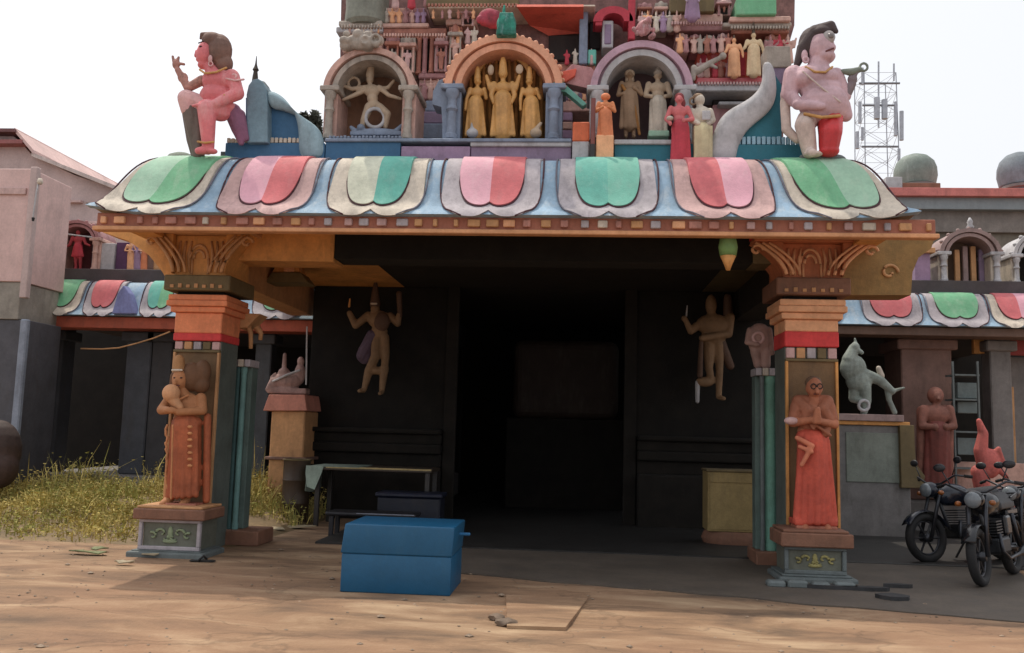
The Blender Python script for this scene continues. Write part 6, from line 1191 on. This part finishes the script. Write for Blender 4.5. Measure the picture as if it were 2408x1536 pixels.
for k, (px, py, w, d, m_) in enumerate(((120, 1226, .32, .1, LITP), (60, 1228, .18, .08, LITP), (215, 1306, .22, .08, LITG), (235, 1298, .1, .06, LITG), (360, 1302, .2, .06, LITP), (352, 1312, .12, .05, LITP), (180, 1304, .1, .05, LITG), (290, 1330, .12, .04, LITP), (640, 1250, .2, .1, LITP), (700, 1244, .26, .1, LITP))):
    scrap('paper_scrap' if m_ is LITP else 'fallen_leaves', ['flat pale scrap of paper at the front edge of the weeds', 'small pale scrap of paper left of the larger flat one', 'largest clump of fallen leaves before the weeds', 'small clump of leaves beside the largest clump', 'pale scrap of paper before the left pedestal', 'smaller pale scrap just before the left pedestal scrap', 'smallest clump of fallen leaves at the left', 'thin pale scrap lying on the sunlit earth', 'pale scrap on the ground behind the left pillar plinth', 'larger pale scrap on the ground before the drum'][k], px, py, w, d, m_, 'litter on the ground')
c = G(474, 1322); sl_ = thing('slipper', 'single black slipper lying before the left pillar', 'slipper', (c.x, c.y, 0))
bm = bmesh.new(); capsule(bm, (c.x - .1, c.y, .025), .035, (c.x + .1, c.y + .02, .025), .045, 12)
for v in bm.verts: v.co.z = .012 + (v.co.z - .025) * .3
obj('sole', bm, M('black_rubber', (30, 28, 28)), sl_, smooth=True)
bm = bmesh.new(); tube(bm, [(c.x - .02, c.y - .04, .02), (c.x + .02, c.y, .065), (c.x + .03, c.y + .06, .02)], .012, 6); obj('strap', bm, M('black_rubber', (30, 28, 28)), sl_, smooth=True)
# thin concrete slab step in the foreground and its bit of rubble
a = G(1190, 1404); b = G(1382, 1412); c = G(1330, 1482); d = G(1192, 1478)
bm = bmesh.new(); top = [bm.verts.new((p.x, p.y, .022)) for p in (d, c, b, a)]; bot = [bm.verts.new((p.x, p.y, -.03)) for p in (d, c, b, a)]; bm.faces.new(top); bm.faces.new(bot[::-1])
for i in range(4): bm.faces.new((top[i], bot[i], bot[(i + 1) % 4], top[(i + 1) % 4]))
tag(obj('stone_slab', bm, GMAT), 'thin buff stone slab sunk in the foreground earth', 'slab')
def rock(label, px, py, r, mat, nm='stone', grp='loose stones'):
    c = G(px, py); bm = bmesh.new(); bmesh.ops.create_icosphere(bm, subdivisions=2, radius=1)
    for v in bm.verts: v.co = Vector((v.co.x * r * 1.4, v.co.y * r, v.co.z * r * .6)) * (1 + .35 * mnoise.noise(v.co * 1.7 + Vector((px, py, 0)))) + Vector((c.x, c.y, r * .3))
    return tag(obj(nm, bm, mat, smooth=True, sharp=40), label, 'stone', grp)
rock('brown stone at the left end of the buff slab', 1190, 1470, .06, M('grey_brown_stone', (116, 98, 82), var=.3)); rock('pale stone left of the buff slab', 1168, 1456, .05, M('grey_brown_stone', (116, 98, 82), var=.3))
ASP = M('black_asphalt_patch', (48, 48, 50), var=.3)
for k, (px, py, w, d_) in enumerate(((2100, 1412, .16, .12), (2040, 1392, .26, .06), (1960, 1388, .3, .06), (2110, 1385, .14, .05))):
    c = G(px, py); bm = bmesh.new(); v = [bm.verts.new((c.x + w * math.cos(a) * rnd.uniform(.7, 1.1), c.y + d_ * math.sin(a) * rnd.uniform(.7, 1.1), .05)) for a in [2 * math.pi * i / 9 for i in range(9)]]; l = [bm.verts.new((q.co.x * 1, q.co.y, .005)) for q in v]; bm.faces.new(v)
    for i in range(9): bm.faces.new((v[i], l[i], l[(i + 1) % 9], v[(i + 1) % 9]))
    tag(obj('tar_fragment', bm, ASP), ['square dark tar fragment nearest the camera before the right pedestal', 'long dark tar fragment under the square one, toward the pedestal', 'flat dark tar fragment right at the right pedestal foot', 'small dark tar fragment toward the motorcycles'][k], 'fragment', 'tar fragments before the right pedestal')
for k, (px, w) in enumerate(((1830, .2), (1880, .22), (1935, .2), (1992, .22))):
    c = G(px, 1384 + k * 2); tag(box('base_stone', c.x - w / 2, c.x + w / 2 - .02, c.y, c.y + .14, 0, .07 + .01 * (k % 2), SLATE, None, .02), '%s rough grey base stone along the foot of the right pedestal' % ['leftmost', 'second', 'third', 'rightmost'][k], 'stone', 'base stones at the right pedestal')

# loose grit and pebbles on the earth
r = random.Random(9); vs, fs = [], []
ico = [(0, 0, 1), (.9, 0, .3), (.28, .85, .3), (-.72, .52, .3), (-.72, -.52, .3), (.28, -.85, .3), (0, 0, -.4)]
for _ in range(2600):
    x = r.uniform(-7, 6); y = 4.2 + 6.5 * r.random() ** 1.4
    if r.random() > mnoise.noise(Vector((x * .6, y * .8, 4))) + .55: continue
    q = r.uniform(.004, .016) * (1 + 1.2 * (r.random() < .06)); a = r.uniform(0, 6.3); k = len(vs); z = .03 * mnoise.noise(Vector((x * .5, y * .9, 0))) if y < 8.2 else .004
    for p in ico: vs.append((x + q * 1.3 * (p[0] * math.cos(a) - p[1] * math.sin(a)), y + q * (p[0] * math.sin(a) + p[1] * math.cos(a)), z + q * .7 * p[2]))
    for i in range(5): fs += [(k, k + 1 + i, k + 1 + (i + 1) % 5), (k + 6, k + 1 + (i + 1) % 5, k + 1 + i)]
me = bpy.data.meshes.new('pebbles'); me.from_pydata(vs, [], fs); tag(mobj('pebbles', me, M('pebble_stone', (150, 130, 110), var=.4, grime=.4, scale=12)), 'loose grit and pebbles scattered over the foreground earth', 'pebbles', kind='stuff')

bpy.data.scenes.remove(WS)
